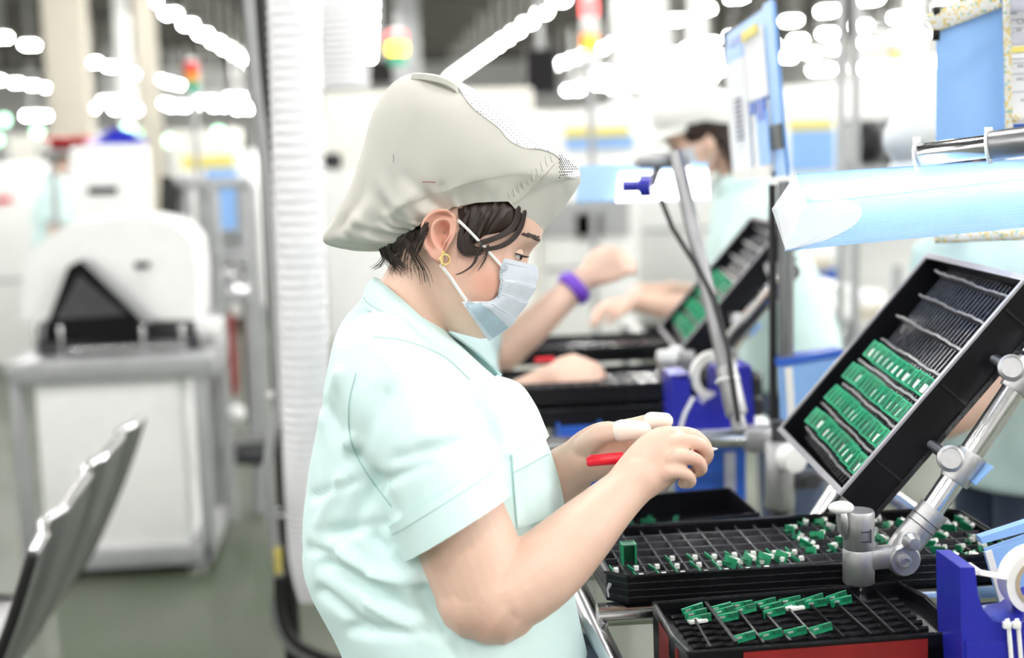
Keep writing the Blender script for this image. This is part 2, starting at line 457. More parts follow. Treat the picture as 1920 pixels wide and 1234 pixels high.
# right hand: palm, fingers curled round the pen
limb(body, [(1165, 926, -.125, 42, .023), (1190, 900, -.118, 47, .022), (1220, 873, -.110, 53, .021), (1247, 850, -.104, 52, .020), (1264, 838, -.10, 45, .017)], 24, 10)
finger(body, [(1228, 838, -.095), (1258, 816, -.092), (1296, 815, -.086), (1318, 832, -.080), (1327, 850, -.074)], .0096, .0072)
finger(body, [(1240, 850, -.11), (1270, 830, -.114), (1308, 832, -.112), (1325, 850, -.100), (1318, 866, -.084)], .0098, .0074)
finger(body, [(1244, 872, -.116), (1274, 856, -.126), (1304, 862, -.124), (1314, 878, -.108), (1300, 886, -.088)], .0094, .0070)
finger(body, [(1236, 896, -.116), (1262, 884, -.128), (1287, 890, -.126), (1294, 903, -.110), (1280, 906, -.092)], .0085, .0064)
finger(body, [(1195, 868, -.09), (1235, 848, -.066), (1285, 846, -.058), (1322, 850, -.060)], .0118, .0085)
# far (left) arm and hand, palm to the camera
limb(body, [(760, 760, .16, 75, .05), (850, 900, .175, 78, .05), (920, 1000, .165, 72, .047)], 24, 10)
limb(body, [(905, 1000, .165, 70, .045), (985, 950, .10, 64, .04), (1045, 900, .04, 55, .034), (1085, 866, .01, 45, .026), (1105, 852, .0, 45, .023)], 24, 14)
limb(body, [(1080, 872, .01, 44, .023), (1110, 852, 0, 50, .021), (1140, 842, -.008, 53, .018), (1170, 838, -.012, 46, .015)], 24, 10)
finger(body, [(1145, 812, -.012), (1180, 800, -.018), (1218, 790, -.030), (1246, 789, -.042)], .0105, .0082)
finger(body, [(1150, 830, -.012), (1190, 822, -.016), (1232, 815, -.032), (1258, 818, -.045)], .0105, .0080)
finger(body, [(1150, 850, -.012), (1190, 848, -.018), (1228, 846, -.036), (1246, 848, -.050)], .0102, .0078)
finger(body, [(1145, 872, -.012), (1178, 872, -.020), (1206, 870, -.036), (1218, 868, -.048)], .0092, .0070)
finger(body, [(1092, 842, -.008), (1122, 818, -.034), (1162, 808, -.052), (1203, 806, -.058)], .0135, .0092)
# legs inside the trousers are part of the same body: hips only
root = thing('person', 'woman in mint work shirt, beige cap and face mask holding a red pen', 'person', V((W(800, 1000).x, W(800, 1000).y, 0)))
body_me = remesh(body, .0020, 3, .5)
_bm = bmesh.new(); _bm.from_mesh(body_me)
_vs = [_bm.verts.new(p) for p in earm.v]
for f_ in earm.f:
    if len(f_) < 30: _bm.faces.new([_vs[i] for i in f_]).smooth = True
_bm.normal_update(); _bm.to_mesh(body_me); _bm.free()
bl = body_me.attributes.new('blush', 'FLOAT', 'POINT')
for i, v_ in enumerate(body_me.vertices):
    x, y, d = proj(v_.co); g2 = lambda cx, cy, sx, sy: math.exp(-((x - cx) / sx) ** 2 - ((y - cy) / sy) ** 2)
    q = .55 * g2(915, 535, 34, 34) + .15 * g2(880, 500, 50, 40)
    if i >= len(body_me.vertices) - len(earm.v): q = .42
    q += .35 * g2(1310, 865, 22, 20) + .28 * g2(1150, 850, 30, 18) + .18 * g2(905, 1190, 60, 30)
    bl.data[i].value = min(1, q)
body_o = link('body', body_me, 'skin', root)

# eyes, brows
for s in (1, -1):
    EC = Hd(.0728, s * .0310, .0095)
    e = MB().sphere(EC, .0118, 16, 12).build('eye', 'eye_white', root)
    MB().sphere(EC + HF * .0072 + HL * s * .0012 - HU * .001, .0056, 14, 10).build('iris', 'iris', e)
    for nm, b0, b1 in (('upper_eyelid', .10, 1.35), ('lower_eyelid', -.30, -1.35)):
        lid = []
        for i in range(15):
            a = -1.3 + i / 14 * 2.75; row = []
            for j in range(8):
                b = lerp(b0, b1, j / 7) * (1 if abs(i - 7) < 6 else .8)
                row.append(EC + (HF * math.cos(a) + HL * math.sin(a) * s) * (.0128 * math.cos(b)) + HU * (.0128 * math.sin(b)))
            lid.append(row)
        MB().grid(lid).build(nm, 'skin', root, solid=.0009)
    la = MB()
    for i in range(17):
        a = -.6 + i / 16 * 1.9
        d = (HF * math.cos(a) + HL * math.sin(a) * s); p0 = EC + d * .0130 + HU * .0012
        la.tube([p0, p0 + d * .004 - HU * .0004, p0 + d * .0070 + HU * .0012], [.0006, .0004, .0001], 5)
    la.tube([EC + (HF * math.cos(a_) + HL * math.sin(a_) * s) * .0131 + HU * .0014 for a_ in [-.8 + k_ * .14 for k_ in range(16)]], .0007, 5)
    la.build('eyelashes', 'hair', root)
bvb = bvh_of(body_me)
for s in (1, -1):
    br = MB()
    for i in range(130):
        u = rnd.random(); x = lerp(1013, 984, u) + rnd.gauss(0, 1.2); y = 452 - 11 * math.sin(u * 1.9) + rnd.gauss(0, 2.2 * (1 - .5 * u))
        P = []
        for dx, dy in ((0, 0), (-3, -1.6), (-6.5, -1.2)):
            d_ = ray(x + dx, y + dy).normalized(); h = bvb.ray_cast(CAM, d_)[0]
            if h is None or (h - CAM).length > DW + .05: break
            p = h - d_ * .0009; P.append(p if s > 0 else p - BACK * (2 * (p - HO).dot(BACK)))
        if len(P) == 3: br.tube(P, [.0006, .0005, .0001], 4)
    br.build('eyebrow', 'brow', root)

# hair: scalp shell under the cap plus loose strands
def hair_patch(mb, poly_top, poly_bot, nu, nv, lift):
    A = crv(poly_top, nu); B = crv(poly_bot, nu); g = []
    for i in range(nu):
        r = []
        for j in range(nv):
            q = A[i] * (1 - j / (nv - 1)) + B[i] * (j / (nv - 1))
            o_ = ray(*q).normalized(); h = bvb.ray_cast(CAM, o_)[0]
            h = h if h is not None else W(q[0], q[1], -.02)
            w_ = math.sin(PI * min(1, max(0, (j + .35) / (nv - .3)))) ** .5 * math.sin(PI * (i + .3) / (nu - .4)) ** .35
            r.append(h - o_ * (lift * w_ - .001 + .0012 * math.sin(i * 1.9 + j * .25)))
        g.append(r)
    mb.grid(g)
hair = MB()
hair_patch(hair, [(858, 392), (880, 384), (920, 376), (955, 376), (984, 400)], [(864, 452), (874, 468), (893, 456), (915, 440), (975, 436)], 26, 12, .007)
hair_patch(hair, [(704, 452), (735, 440), (770, 430), (806, 414)], [(716, 484), (742, 476), (768, 462), (798, 438)], 20, 10, .004)
def strand(mb, pts, r, spread=2.5, n=1, lift=.005):
    for k in range(n):
        dx, dy = rnd.gauss(0, spread), rnd.gauss(0, spread * .6)
        q = crv([(p[0] + dx * (i / len(pts) + .3), p[1] + dy) for i, p in enumerate(pts)], 14); P = []
        for x, y in q:
            o_ = ray(x, y).normalized(); h = bvb.ray_cast(CAM, o_)[0]
            P.append((h if h is not None else W(x, y, -.03)) - o_ * (lift + rnd.uniform(0, .0015)))
        for i in range(1, len(P)):                        # keep depth steps small
            d0 = (P[i - 1] - CAM).length; d1 = (P[i] - CAM).length
            d1 = max(d0 - .006, min(d0 + .006, d1)); P[i] = CAM + (P[i] - CAM).normalized() * d1
        mb.tube(P, [r * (1 - .75 * i / 13) for i in range(14)], 5)
strand(hair, [(985, 398), (978, 425), (962, 448), (940, 462), (914, 468)], .0009, 3.2, 60)
strand(hair, [(972, 390), (968, 415), (950, 436), (925, 448), (900, 456)], .0009, 4.5, 40)
strand(hair, [(880, 396), (866, 430), (864, 456), (876, 474), (896, 476)], .0009, 3.5, 50)
strand(hair, [(900, 400), (880, 430), (873, 450), (884, 466), (905, 470)], .0009, 5, 44)
strand(hair, [(905, 455), (896, 475), (888, 495), (872, 508), (858, 514)], .0006, 3, 7)
strand(hair, [(915, 462), (908, 485), (896, 505)], .0006, 4, 7)
strand(hair, [(760, 450), (775, 480), (788, 505), (792, 530)], .0007, 8, 10)
strand(hair, [(730, 455), (722, 480), (712, 497), (700, 505)], .0005, 6, 14, .004)
strand(hair, [(800, 425), (780, 460), (768, 490), (770, 515)], .0005, 8, 14)
strand(hair, [(720, 460), (735, 485), (748, 500)], .0006, 8, 16, .003)
strand(hair, [(716, 462), (728, 482), (742, 500), (752, 514)], .0005, 12, 22, .0025)
strand(hair, [(770, 440), (756, 468), (748, 490), (744, 506)], .0005, 12, 22, .0025)
strand(hair, [(800, 428), (788, 452), (776, 474)], .0007, 7, 26, .0025)
hair.build('hair', 'hair', root)

# ---- cap: rings from the elastic rim up to the crown
CF = [(1018, 435), (1048, 398), (1078, 358), (1091, 333), (1072, 308), (1042, 281), (1000, 246), (950, 209), (900, 176), (860, 157), (820, 146)]
CB = [(718, 468), (665, 471), (625, 462), (615, 446), (632, 412), (660, 350), (682, 285), (698, 225), (722, 178), (755, 151), (790, 143)]
CWD = [.083, .089, .096, .100, .104, .108, .107, .100, .082, .056, .018]
RIM = [(1018, 435), (980, 412), (953, 386), (900, 391), (851, 402), (807, 422), (781, 439), (755, 459), (718, 468)]
def cap_point(k, t, out=0.):
    """k 0..1 rim to crown, t -pi..pi round the head, 0 at the front; near side t>0"""
    n = len(CF) - 1; u = k * n; i = min(int(u), n - 1); f_ = u - i
    def cr(L):
        a, b, c, d = [np.array(L[max(0, min(n, j))], float) for j in (i - 1, i, i + 1, i + 2)]
        return .5 * (2 * b + (c - a) * f_ + (2 * a - 5 * b + 4 * c - d) * f_ ** 2 + (3 * b - a - 3 * c + d) * f_ ** 3)
    F, B = cr(CF), cr(CB); w = float(cr([(x,) for x in CWD])[0])
    s = (1 - math.cos(t)) / 2
    base = F * (1 - s) + B * s
    # rim line lifted over the ear
    rr = s * (len(RIM) - 1); j = min(int(rr), len(RIM) - 2); q = np.array(RIM[j], float) * (1 - rr + j) + np.array(RIM[j + 1], float) * (rr - j)
    lin = np.array(CF[0], float) * (1 - s) + np.array(CB[0], float) * s
    base = base + (q - lin) * (1 - sstep(0, .55, k)) * abs(math.sin(t)) ** .3
    lat = w * math.copysign(abs(math.sin(t)) ** .85, math.sin(t))
    fade = math.exp(-((k - .02) / .17) ** 2) * sstep(.25, .5, s)
    gath = math.sin(t * 37 + 2.2 * math.sin(t * 9)) * .55 + math.sin(t * 61 + 1) * .35
    dis = out + .0046 * fade * gath * (1 if k > .001 else .4)
    big = math.exp(-((k - .28) / .2) ** 2) * sstep(.35, .6, s)
    dis += 0.0070 * big * (math.sin(t * 13 + k * 7) * .6 + math.sin(t * 7.3 - k * 4 + 1.3) * .6)
    dis += .004 * noise.noise(V((t * 1.7, k * 4, 3.1))) * sstep(0, .2, k)
    # visor seam
    if s < .16: dis -= .0022 * math.exp(-((k - (.30 - s * 1.1)) / .018) ** 2)
    nx = np.array([base[0] - 850, base[1] - 330]); nl = np.linalg.norm(nx) + 1e-6; nx = nx / nl * abs(math.cos(t))
    p = W(float(base[0]), float(base[1])) + BACK * lat
    return p + RIGHT * float(nx[0]) * dis - UPC * float(nx[1]) * dis + BACK * dis * math.sin(t)
NT, NK = 300, 90
G = [[cap_point(j / NK * .995, 2 * PI * i / NT - PI) for j in range(NK + 1)] for i in range(NT)]
cap = MB().grid(G, True)
top = [G[i][NK] for i in range(NT)]
cc = sum(top, V()) / NT; o_ = len(cap.v); cap.v.append(cc)
cap.f += [(i * (NK + 1) + NK, ((i + 1) % NT) * (NK + 1) + NK, o_) for i in range(NT)]
CFOLD = [((697, 361), (764, 436), 9, -.0085), ((716, 352), (778, 420), 10, .0050), ((760, 331), (832, 400), 8, -.0080), ((742, 345), (800, 412), 8, .0045), ((824, 348), (854, 396), 6, -.0060), ((854, 366), (868, 396), 5, -.0045), ((838, 352), (862, 394), 5, .0035),
         ((672, 430), (752, 452), 9, -.0075), ((660, 412), (742, 440), 8, .0045), ((633, 428), (664, 460), 7, -.0070), ((670, 381), (640, 421), 8, -.0055), ((655, 395), (690, 440), 9, .0050), ((720, 285), (734, 350), 10, -.0030), ((690, 270), (676, 372), 12, -.0040), ((800, 160), (862, 172), 6, -.0035),
         ((900, 340), (960, 380), 22, .0030), ((770, 420), (790, 436), 4, -.0035), ((788, 410), (806, 424), 4, -.0035), ((808, 400), (824, 414), 4, -.0035), ((876, 380), (882, 394), 3.5, -.0030), ((890, 382), (894, 392), 3.5, -.0025), ((745, 440), (766, 452), 4, -.0035), ((1055, 350), (1062, 378), 8, -.004)]
cen_c = W(850, 330)
for i, p in enumerate(cap.v):
    x, y, d = proj(p)
    if d > DW + .01: continue
    nf = min(1, (DW + .01 - d) / .04); dd = 0
    for (xa, ya), (xb, yb), sg, am in CFOLD:
        ex, ey = xb - xa, yb - ya; tt = max(0, min(1, ((x - xa) * ex + (y - ya) * ey) / (ex * ex + ey * ey))); r2 = (x - xa - tt * ex) ** 2 + (y - ya - tt * ey) ** 2
        if r2 < 9 * sg * sg: dd += am * math.exp(-r2 / (sg * sg)) * (.55 + .45 * tt)
    if dd: cap.v[i] = p + (BACK * .9 + (p - cen_c).normalized() * .3) * dd * nf
nb = {}
for f_ in cap.f:
    for a_, b_ in zip(f_, f_[1:] + f_[:1]): nb.setdefault(a_, set()).add(b_); nb.setdefault(b_, set()).add(a_)
nb = {a_: list(b_) for a_, b_ in nb.items()}
for it in range(5):
    nv_ = [p.copy() for p in cap.v]
    for a_, L_ in nb.items():
        if a_ % (NK + 1) == 0 and a_ < NT * (NK + 1): continue
        m_ = V((0, 0, 0))
        for b_ in L_: m_ += cap.v[b_]
        nv_[a_] = cap.v[a_].lerp(m_ / len(L_), .5)
    cap.v = nv_
cap_o = cap.build('cap', 'cap_cloth', root, solid=.0012, angle=85)
bvc = bvh_of(cap_o.data)
def on_cap(x, y, off=.0012):
    d_ = ray(x, y).normalized(); h = bvc.ray_cast(CAM, d_)
    if h[0] is None: return None
    n_ = h[1] if h[1].dot(d_) < 0 else -h[1]
    return h[0] + n_ * off
MIDC = W(850, 330)
def mirror_lat(p): return p - BACK * (2 * (p - MIDC).dot(BACK))
# white net insert along the front of the crown, scalloped edge
lo = crv([(859, 166), (880, 196), (902, 216), (934, 240), (955, 264), (985, 279), (1012, 281), (1040, 292), (1052, 304), (1060, 330), (1078, 334)], 60)
hi = crv([(862, 161), (890, 174), (932, 199), (974, 230), (1000, 251), (1018, 266), (1034, 279), (1052, 295), (1064, 305), (1078, 318), (1084, 328)], 60)
pan = []
for A_, B_ in zip(lo, hi):
    row = []
    for j in range(9):
        q = A_ * (1 - j / 8) + B_ * (j / 8); p = on_cap(q[0], q[1], .0022 if j else .0008)
        row.append(p)
    pan.append(row)
pan = [r for r in pan if all(p is not None for p in r)]
pan = [r + [mirror_lat(p) for p in r[::-1]] for r in pan]
MB().grid(pan).build('net_panel', 'net', cap_o)
# dark vent holes near the visor tip
vent = MB()
for a in range(11):
    for b in range(9):
        x = 1044 + b * 3.7 + (1.8 if a % 2 else 0); y = 296 + a * 3.5
        if y < 293 + (x - 1044) * .80 or y > 332 - (x - 1044) * .32: continue
        p = on_cap(x, y, .0048)
        if p is not None: vent.lathe([(.00085, 0), (.0007, .0003)], p, BACK * .8 + RIGHT * .3 + UPC * .3, 7)
vent.build('vent_hole', 'black_rubber', cap_o)
sm = [on_cap(x, y, .0008) for x, y in crv([(953, 386), (976, 372), (1000, 352), (1022, 328), (1040, 308)], 24)]
MB().tube([p for p in sm if p is not None], .0007, 5).build('visor_seam', 'cap_thread', cap_o)
for k in range(10):
    x, y = lerp(958, 1036, k / 9), 374 - 68 * (k / 9) ** 1.15
    P = [on_cap(x + dx, y + dy, .0006) for dx, dy in ((-1, -2), (-3, -9), (-6, -16 - 3 * (k % 3)))]
    if None not in P: MB().tube(P, [.0013, .0011, .0003], 5).build('pucker', 'cap_cloth', cap_o)
# fold where the crown laps over the net
fl = []
for i, (x, y) in enumerate(crv([(772, 150), (800, 153), (828, 160), (848, 168), (858, 176)], 20)):
    u = i / 19; a_ = on_cap(x, y - 3, .001)
    if a_ is None: continue
    fl.append([a_, a_ + BACK * (.010 * math.sin(PI * u * .9 + .1)) + UPC * .004, a_ + BACK * (.010 * math.sin(PI * u * .9 + .1)) - UPC * .002])
MB().grid(fl).build('crown_fold', 'cap_cloth', cap_o, solid=.0014)
# folded ridge at the top of the crown
def capsurf_line(pts, r, name, m, par):
    bv = bvh_of(cap_o.data); P = []
    for x, y in crv(pts, 24):
        d_ = ray(x, y).normalized(); h = bv.ray_cast(CAM + V((0, 0, 0)), d_)
        # cap mesh verts are stored in world space
        if h[0] is not None: P.append(h[0] - d_ * .0006)
    if len(P) > 2: MB().tube(P, r, 5).build(name, m, par)
capsurf_line([(737, 290), (738, 298), (737, 304)], .0004, 'thread', 'ink', cap_o)
capsurf_line([(791, 341), (804, 341), (817, 342)], .0004, 'thread', 'dark_red', cap_o)

# ---- mask: ridge on the mid line, edge on the cheek
MR = [(1007, 499), (1008, 520), (1000, 544), (988, 565), (970, 592), (950, 617), (916, 639)]
MC = [(946, 484), (938, 505), (936, 530), (934, 550), (920, 565), (893, 566), (866, 566)]
mk = MB(); NU, NV = 60, 26; mG = []
rr, cr_ = crv(MR, NU), crv(MC, NU)
hits = []
for i in range(NU):
    d_ = ray(*cr_[i]).normalized(); h = bvb.ray_cast(CAM, d_)[0]
    hits.append((h - CAM).length / ray(*cr_[i]).length if h is not None else DW - .05)
hits = [min(DW - .03, max(DW - .075, h)) - DW - .003 for h in hits]
hits = [sum(hits[max(0, i - 4):i + 5]) / len(hits[max(0, i - 4):i + 5]) for i in range(NU)]
for sd in (1, -1):
    g = []
    for i in range(NU):
        row = []; u = i / (NU - 1)
        pl = sum(.0016 * sstep(c - .02, c, u) * (1 - sstep(c, c + .17, u)) for c in (.30, .52, .72))
        for j in range(NV):
            v_ = j / (NV - 1); q = cr_[i] * (1 - v_) + rr[i] * v_
            off = hits[i] * (1 - v_ ** 1.8) * sd
            bul = math.sin(PI * v_) * .006
            p = W(q[0], q[1], off) + BACK * sd * (bul + pl * math.sin(PI * min(1, v_ * 1.2 + .05))) + RIGHT * pl
            row.append(p)
        g.append(row)
    mk.grid(g)
    mG.append(g)
mask_o = mk.build('mask', 'mask_white', root, solid=.0008)
gn = mG[0]
def mline(pts, r, name, m, off=.0014):
    P = []
    for u, v_ in pts:
        i = min(NU - 1, max(0, int(u * (NU - 1)))); j = min(NV - 1, max(0, int(v_ * (NV - 1)))); P.append(gn[i][j] + BACK * off)
    MB().tube(P, r, 5).build(name, m, mask_o)
for c in (.30, .52, .72):
    mline([(c, v_ / 20) for v_ in range(int(3 + 6 * (c < .4)), 20)], .0007, 'pleat_edge', 'mask_grey')
mline([(.08, v_ / 20) for v_ in range(1, 20)], .0005, 'nose_seam', 'mask_grey', .001)
for k in range(30):
    u = .16 + .66 * k / 29; mline([(u, .03), (u, .10)], .0004, 'stitch', 'mask_grey', .001)
for k in range(24):
    v_ = k / 24; mline([(.965, v_), (.965, v_ + .02)], .0005, 'stitch', 'mask_grey', .001)
# pale blue-grey side panel
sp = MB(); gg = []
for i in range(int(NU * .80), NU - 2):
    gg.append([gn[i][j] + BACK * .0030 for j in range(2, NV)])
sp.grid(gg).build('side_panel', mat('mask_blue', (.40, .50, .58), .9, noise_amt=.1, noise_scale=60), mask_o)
for c in ((.14, .10), (.93, .10)):
    i = int(c[0] * NU); p = gn[i][int(c[1] * NV)] + BACK * .0015
    MB().lathe([(.0042, 0), (.0036, .0012)], p, BACK, 10).build('loop_weld', 'mask_grey', mask_o)
def hang(pts, r=.0016):
    P = []
    for x, y, l in crv(pts, 12): P.append(W(x, y) + BACK * l)
    MB().tube(P, r, 6).build('ear_loop', 'elastic', mask_o)
lc = -hits[5]
hang([(941, 503, .062), (915, 475, .070), (888, 446, .077), (864, 423, .084)], .0018)
hang([(878, 566, .060), (862, 543, .068), (848, 522, .076), (833, 503, .088)], .0021)
# earring
er = MB()
p = W(842, 489) + BACK * .098
er.torus(p + UPC * -.003, RIGHT * .35 + BACK, .0055, .0011, 18, 6)
er.tube([p + UPC * .006 - RIGHT * .003, p - UPC * .012 - RIGHT * .003], .0009, 6)
er.sphere(p + UPC * .004 - RIGHT * .001, .0016, 8, 6)
er.build('earring', 'gold', root)

# ---- shirt
RB = [((675, 1330), (1135, 1330), .195, 0), ((640, 1200), (1100, 1215), .190, 0), ((584, 1090), (1078, 1115), .185, 0), ((573, 1006), (1064, 1005), .183, 0), ((584, 896), (1050, 905), .185, 0),
      ((597, 816), (1022, 825), .188, 0), ((609, 755), (985, 768), .190, 0), ((622, 690), (948, 725), .188, 0), ((636, 630), (905, 690), .168, 0), ((655, 592), (868, 655), .125, 0), ((678, 562), (845, 632), .085, 0), ((700, 538), (832, 612), .062, 0)]
sh = MB(); N_ = 48; rings = []
for q in crv([(a[0], a[1], b[0], b[1], w) for a, b, w, _ in RB], 44):
    a, b = W(q[0], q[1]), W(q[2], q[3]); c = (a + b) / 2; h = (b - a) / 2; row = []
    for k in range(N_):
        t = 2 * PI * k / N_; cs, sn = math.cos(t), math.sin(t)
        row.append(c + h * math.copysign(abs(cs) ** .9, cs) + BACK * q[4] * math.copysign(abs(sn) ** .85, sn))
    rings.append(row)
sh.loft(rings)
limb(sh, [(712, 640, -.10, 62, .05), (722, 690, -.125, 90, .062), (752, 765, -.15, 104, .070), (800, 865, -.165, 110, .070), (838, 950, -.17, 112, .068)], 32, 16, round_end=False)
limb(sh, [(745, 650, .10, 62, .05), (760, 700, .125, 90, .062), (790, 770, .15, 100, .068), (850, 880, .17, 104, .066)], 32, 12)
shirt_me = remesh(sh, .0048, 9, .5)
# folds: segments in the picture, pushed along the surface normal on the side they lie on
FOLDS = [((590, 930), (680, 900), 9, -.004), ((580, 1030), (640, 1045), 9, -.004), ((700, 1010), (760, 1070), 11, -.006), ((740, 1040), (850, 1170), 14, .005), ((830, 700), (890, 790), 12, .003), ((690, 640), (760, 700), 14, .003), ((640, 900), (600, 980), 10, .004), ((690, 1130), (800, 1200), 9, .004), ((880, 850), (900, 930), 10, -.003), ((668, 856), (735, 960), 15, -.0075), ((655, 830), (690, 900), 14, .006), ((700, 905), (640, 1010), 15, -.006), ((620, 1000), (720, 985), 12, -.0055), ((610, 1060), (770, 1150), 13, -.007),
         ((640, 1040), (790, 1120), 12, .006), ((600, 1110), (690, 1180), 10, -.005), ((660, 1180), (830, 1190), 12, -.005), ((790, 1110), (830, 1180), 14, -.011), ((615, 760), (655, 860), 13, -.004),
         ((700, 1080), (820, 1090), 10, .005), ((850, 1200), (865, 1234), 6, -.004), ((870, 720), (935, 830), 10, -.004), ((905, 730), (950, 850), 9, .004), ((800, 820), (930, 790), 16, .003),
         ((745, 860), (860, 830), 12, -.003), ((730, 900), (800, 870), 10, -.004), ((985, 900), (1000, 990), 9, -.005), ((1015, 910), (1030, 1000), 8, .004), ((640, 700), (610, 790), 10, .004), ((720, 740), (680, 830), 18, -.004)]
co = np.empty(len(shirt_me.vertices) * 3); shirt_me.vertices.foreach_get('co', co); co = co.reshape(-1, 3)
no = np.array([v_.normal[:] for v_ in shirt_me.vertices])
cl = (co - np.array(CAM)) @ MW; PX = 960 + FPX * cl[:, 0] / -cl[:, 2]; PY = 617 - FPX * cl[:, 1] / -cl[:, 2]; DD = -cl[:, 2]
nearf = np.clip((DW + .02 - DD) / .04, 0, 1)
disp = np.zeros(len(co))
for (x0, y0), (x1, y1), sg, am in FOLDS:
    dx, dy = x1 - x0, y1 - y0; L2 = dx * dx + dy * dy
    t = np.clip(((PX - x0) * dx + (PY - y0) * dy) / L2, 0, 1)
    dist2 = (PX - x0 - t * dx) ** 2 + (PY - y0 - t * dy) ** 2
    disp += 1.7 * am * np.exp(-dist2 / (sg * sg)) * nearf * (1 - .5 * t)
for i in range(len(co)):
    p = co[i]; disp[i] += .0022 * noise.noise(V((p[0] * 9, p[1] * 9, p[2] * 4))) + .0016 * noise.noise(V((p[0] * 22 + p[2] * 14, p[1] * 20, p[2] * 12)))
co += no * disp[:, None]
shirt_me.vertices.foreach_set('co', co.ravel()); shirt_me.update()
shirt_o = link('shirt', shirt_me, 'mint', root)
bvs = bvh_of(shirt_me)
def on_shirt(x, y, off=.001):
    d_ = ray(x, y).normalized(); h = bvs.ray_cast(CAM, d_)
    if h[0] is None: return None
    return h[0] + h[1] * off if h[1].dot(d_) < 0 else h[0] - d_ * off
def seam(pts, r=.0007, name='seam', m='mint_thread', n=40):
    P = [on_shirt(x, y, .0006) for x, y in crv(pts, n)]; P = [p for p in P if p is not None]
    MB().tube(P, r, 5).build(name, m, shirt_o)
seam([(668, 700), (655, 760), (660, 830), (690, 890), (735, 950)])
seam([(700, 632), (760, 640), (830, 668), (880, 712)], .0006)
# sleeve cuff: an open turned-up band round the hem
def cuff(rows, name, n=40):
    g = []
    for r in crv(rows, 9):
        c = W(r[0], r[1], r[2]); T = (W(rows[-1][0], rows[-1][1], rows[-1][2]) - W(rows[0][0], rows[0][1], rows[0][2])).normalized()
        a = T.cross(BACK).normalized(); b = a.cross(T).normalized(); hw = r[3] / FPX * (DW + r[2])
        g.append([c + a * hw * math.cos(2 * PI * k / n) + b * r[4] * math.sin(2 * PI * k / n) + T * (.006 * math.cos(2 * PI * k / n - .3)) for k in range(n)])
    G_ = [[g[i][k] for i in range(9)] for k in range(n)]
    o = MB().grid(G_, True).build(name, 'mint', shirt_o, solid=.0022)
    MB().tube(g[2] + [g[2][0]], .0008, 5).build('cuff_stitch', 'mint_thread', o)
    return o
cuff([(826, 925, -.172, 113, .0715), (842, 955, -.173, 115, .0725), (858, 990, -.175, 116, .073)], 'sleeve_cuff')
cuff([(843, 868, .172, 108, .069), (858, 890, .174, 110, .070), (876, 915, .176, 111, .071)], 'sleeve_cuff')
# pocket
pg = []
for i in range(13):
    r = []
    for j in range(13):
        u, v_ = i / 12, j / 12
        x = lerp(lerp(957, 1016, u), lerp(968, 1052, u), v_); y = lerp(lerp(852, 816, u), lerp(992, 962, u), v_)
        p = on_shirt(x, y, .0022); r.append(p if p is not None else (r[-1] if r else pg[-1][j]))
    pg.append(r)
pk = MB().grid(pg).build('pocket', 'mint', shirt_o, solid=.0012)
MB().tube([pg[i][3] + BACK * .0014 for i in range(13)], .0006, 5).build('pocket_stitch', 'mint_thread', pk)
MB().tube([pg[0][j] + BACK * .0014 for j in range(13)], .0006, 5).build('pocket_stitch', 'mint_thread', pk)
# placket edge standing off the chest
pe = []
for i, (x, y) in enumerate(crv([(922, 708), (958, 724), (984, 762), (1004, 800), (1020, 822)], 20)):
    a = W(x, y, -.005); u = i / 19
    pe.append([a + BACK * .05 * (1 - .3 * u) - RIGHT * .012 - UPC * .006, a + BACK * .022 + RIGHT * (.002 + .006 * math.sin(PI * u)), a + RIGHT * (.006 + .006 * math.sin(PI * u)) + UPC * .003])
MB().grid(pe).build('placket', 'mint', shirt_o, solid=.0014)
# collar
CT = [(704, 519), (743, 547), (786, 584), (829, 624), (850, 642), (884, 669), (924, 709)]
CL_ = [(676, 562), (700, 580), (745, 603), (790, 636), (822, 664), (858, 696), (911, 729)]
LT = [.0, .060, .073, .074, .068, .048, .012]; LB = [.0, .085, .110, .116, .106, .080, .035]
g = []
ct = crv([(*p, l) for p, l in zip(CT, LT)], 40); cb = crv([(*p, l) for p, l in zip(CL_, LB)], 40)
half = []
for a, b in zip(ct, cb):
    row = []
    for j in range(9):
        u = j / 8; x = lerp(a[0], b[0], u); y = lerp(a[1], b[1], u); l = lerp(a[2], b[2], u) + .010 * math.sin(PI * min(1, u * 1.15)) * (.3 + a[2] / .08)
        row.append((x, y, l))
    half.append(row)
near = [[W(x, y) + BACK * l + UPC * (.006 * math.sin(PI * j / 8)) for j, (x, y, l) in enumerate(r)] for r in half]
far = [[W(x + 18 * i / 40, y - 6 * i / 40) - BACK * l + UPC * (.006 * math.sin(PI * j / 8)) for j, (x, y, l) in enumerate(r)] for i, r in enumerate(half)]
co_ = MB().grid(near[::-1] + far[1:]).build('collar', 'mint', shirt_o, solid=.0024)
MB().tube([r[7] + BACK * .0022 for r in near[2:-1]], .0006, 5).build('collar_stitch', 'mint_thread', co_)
# collar stand inside
stn = [[W(x - 4, y + 14) + BACK * l * .93 for x, y, l in ct[::1]], [W(x, y + 2) + BACK * l * .96 for x, y, l in ct]]
stf = [[W(x - 4, y + 14) - BACK * l * .93 for x, y, l in ct], [W(x, y + 2) - BACK * l * .96 for x, y, l in ct]]
GG = [[stn[0][i], stn[1][i]] for i in range(39, -1, -1)] + [[stf[0][i], stf[1][i]] for i in range(1, 40)]
MB().grid(GG).build('collar_stand', 'mint', shirt_o, solid=.0015)
# finger cots
def cot(pts, r0, r1):
    q = crv(pts, 8); P = [W(*p) for p in q]
    MB().tube(P, [lerp(r0, r1, i / 7) for i in range(8)], 14, round_end=True).build('finger_cot', 'cot', root)
cot([(1166, 807.5, -.0525), (1186, 806.5, -.0555), (1204, 806, -.058)], .0128, .0102)
cot([(1222, 789.5, -.032), (1236, 789, -.038), (1247, 789, -.0425)], .0106, .0092)
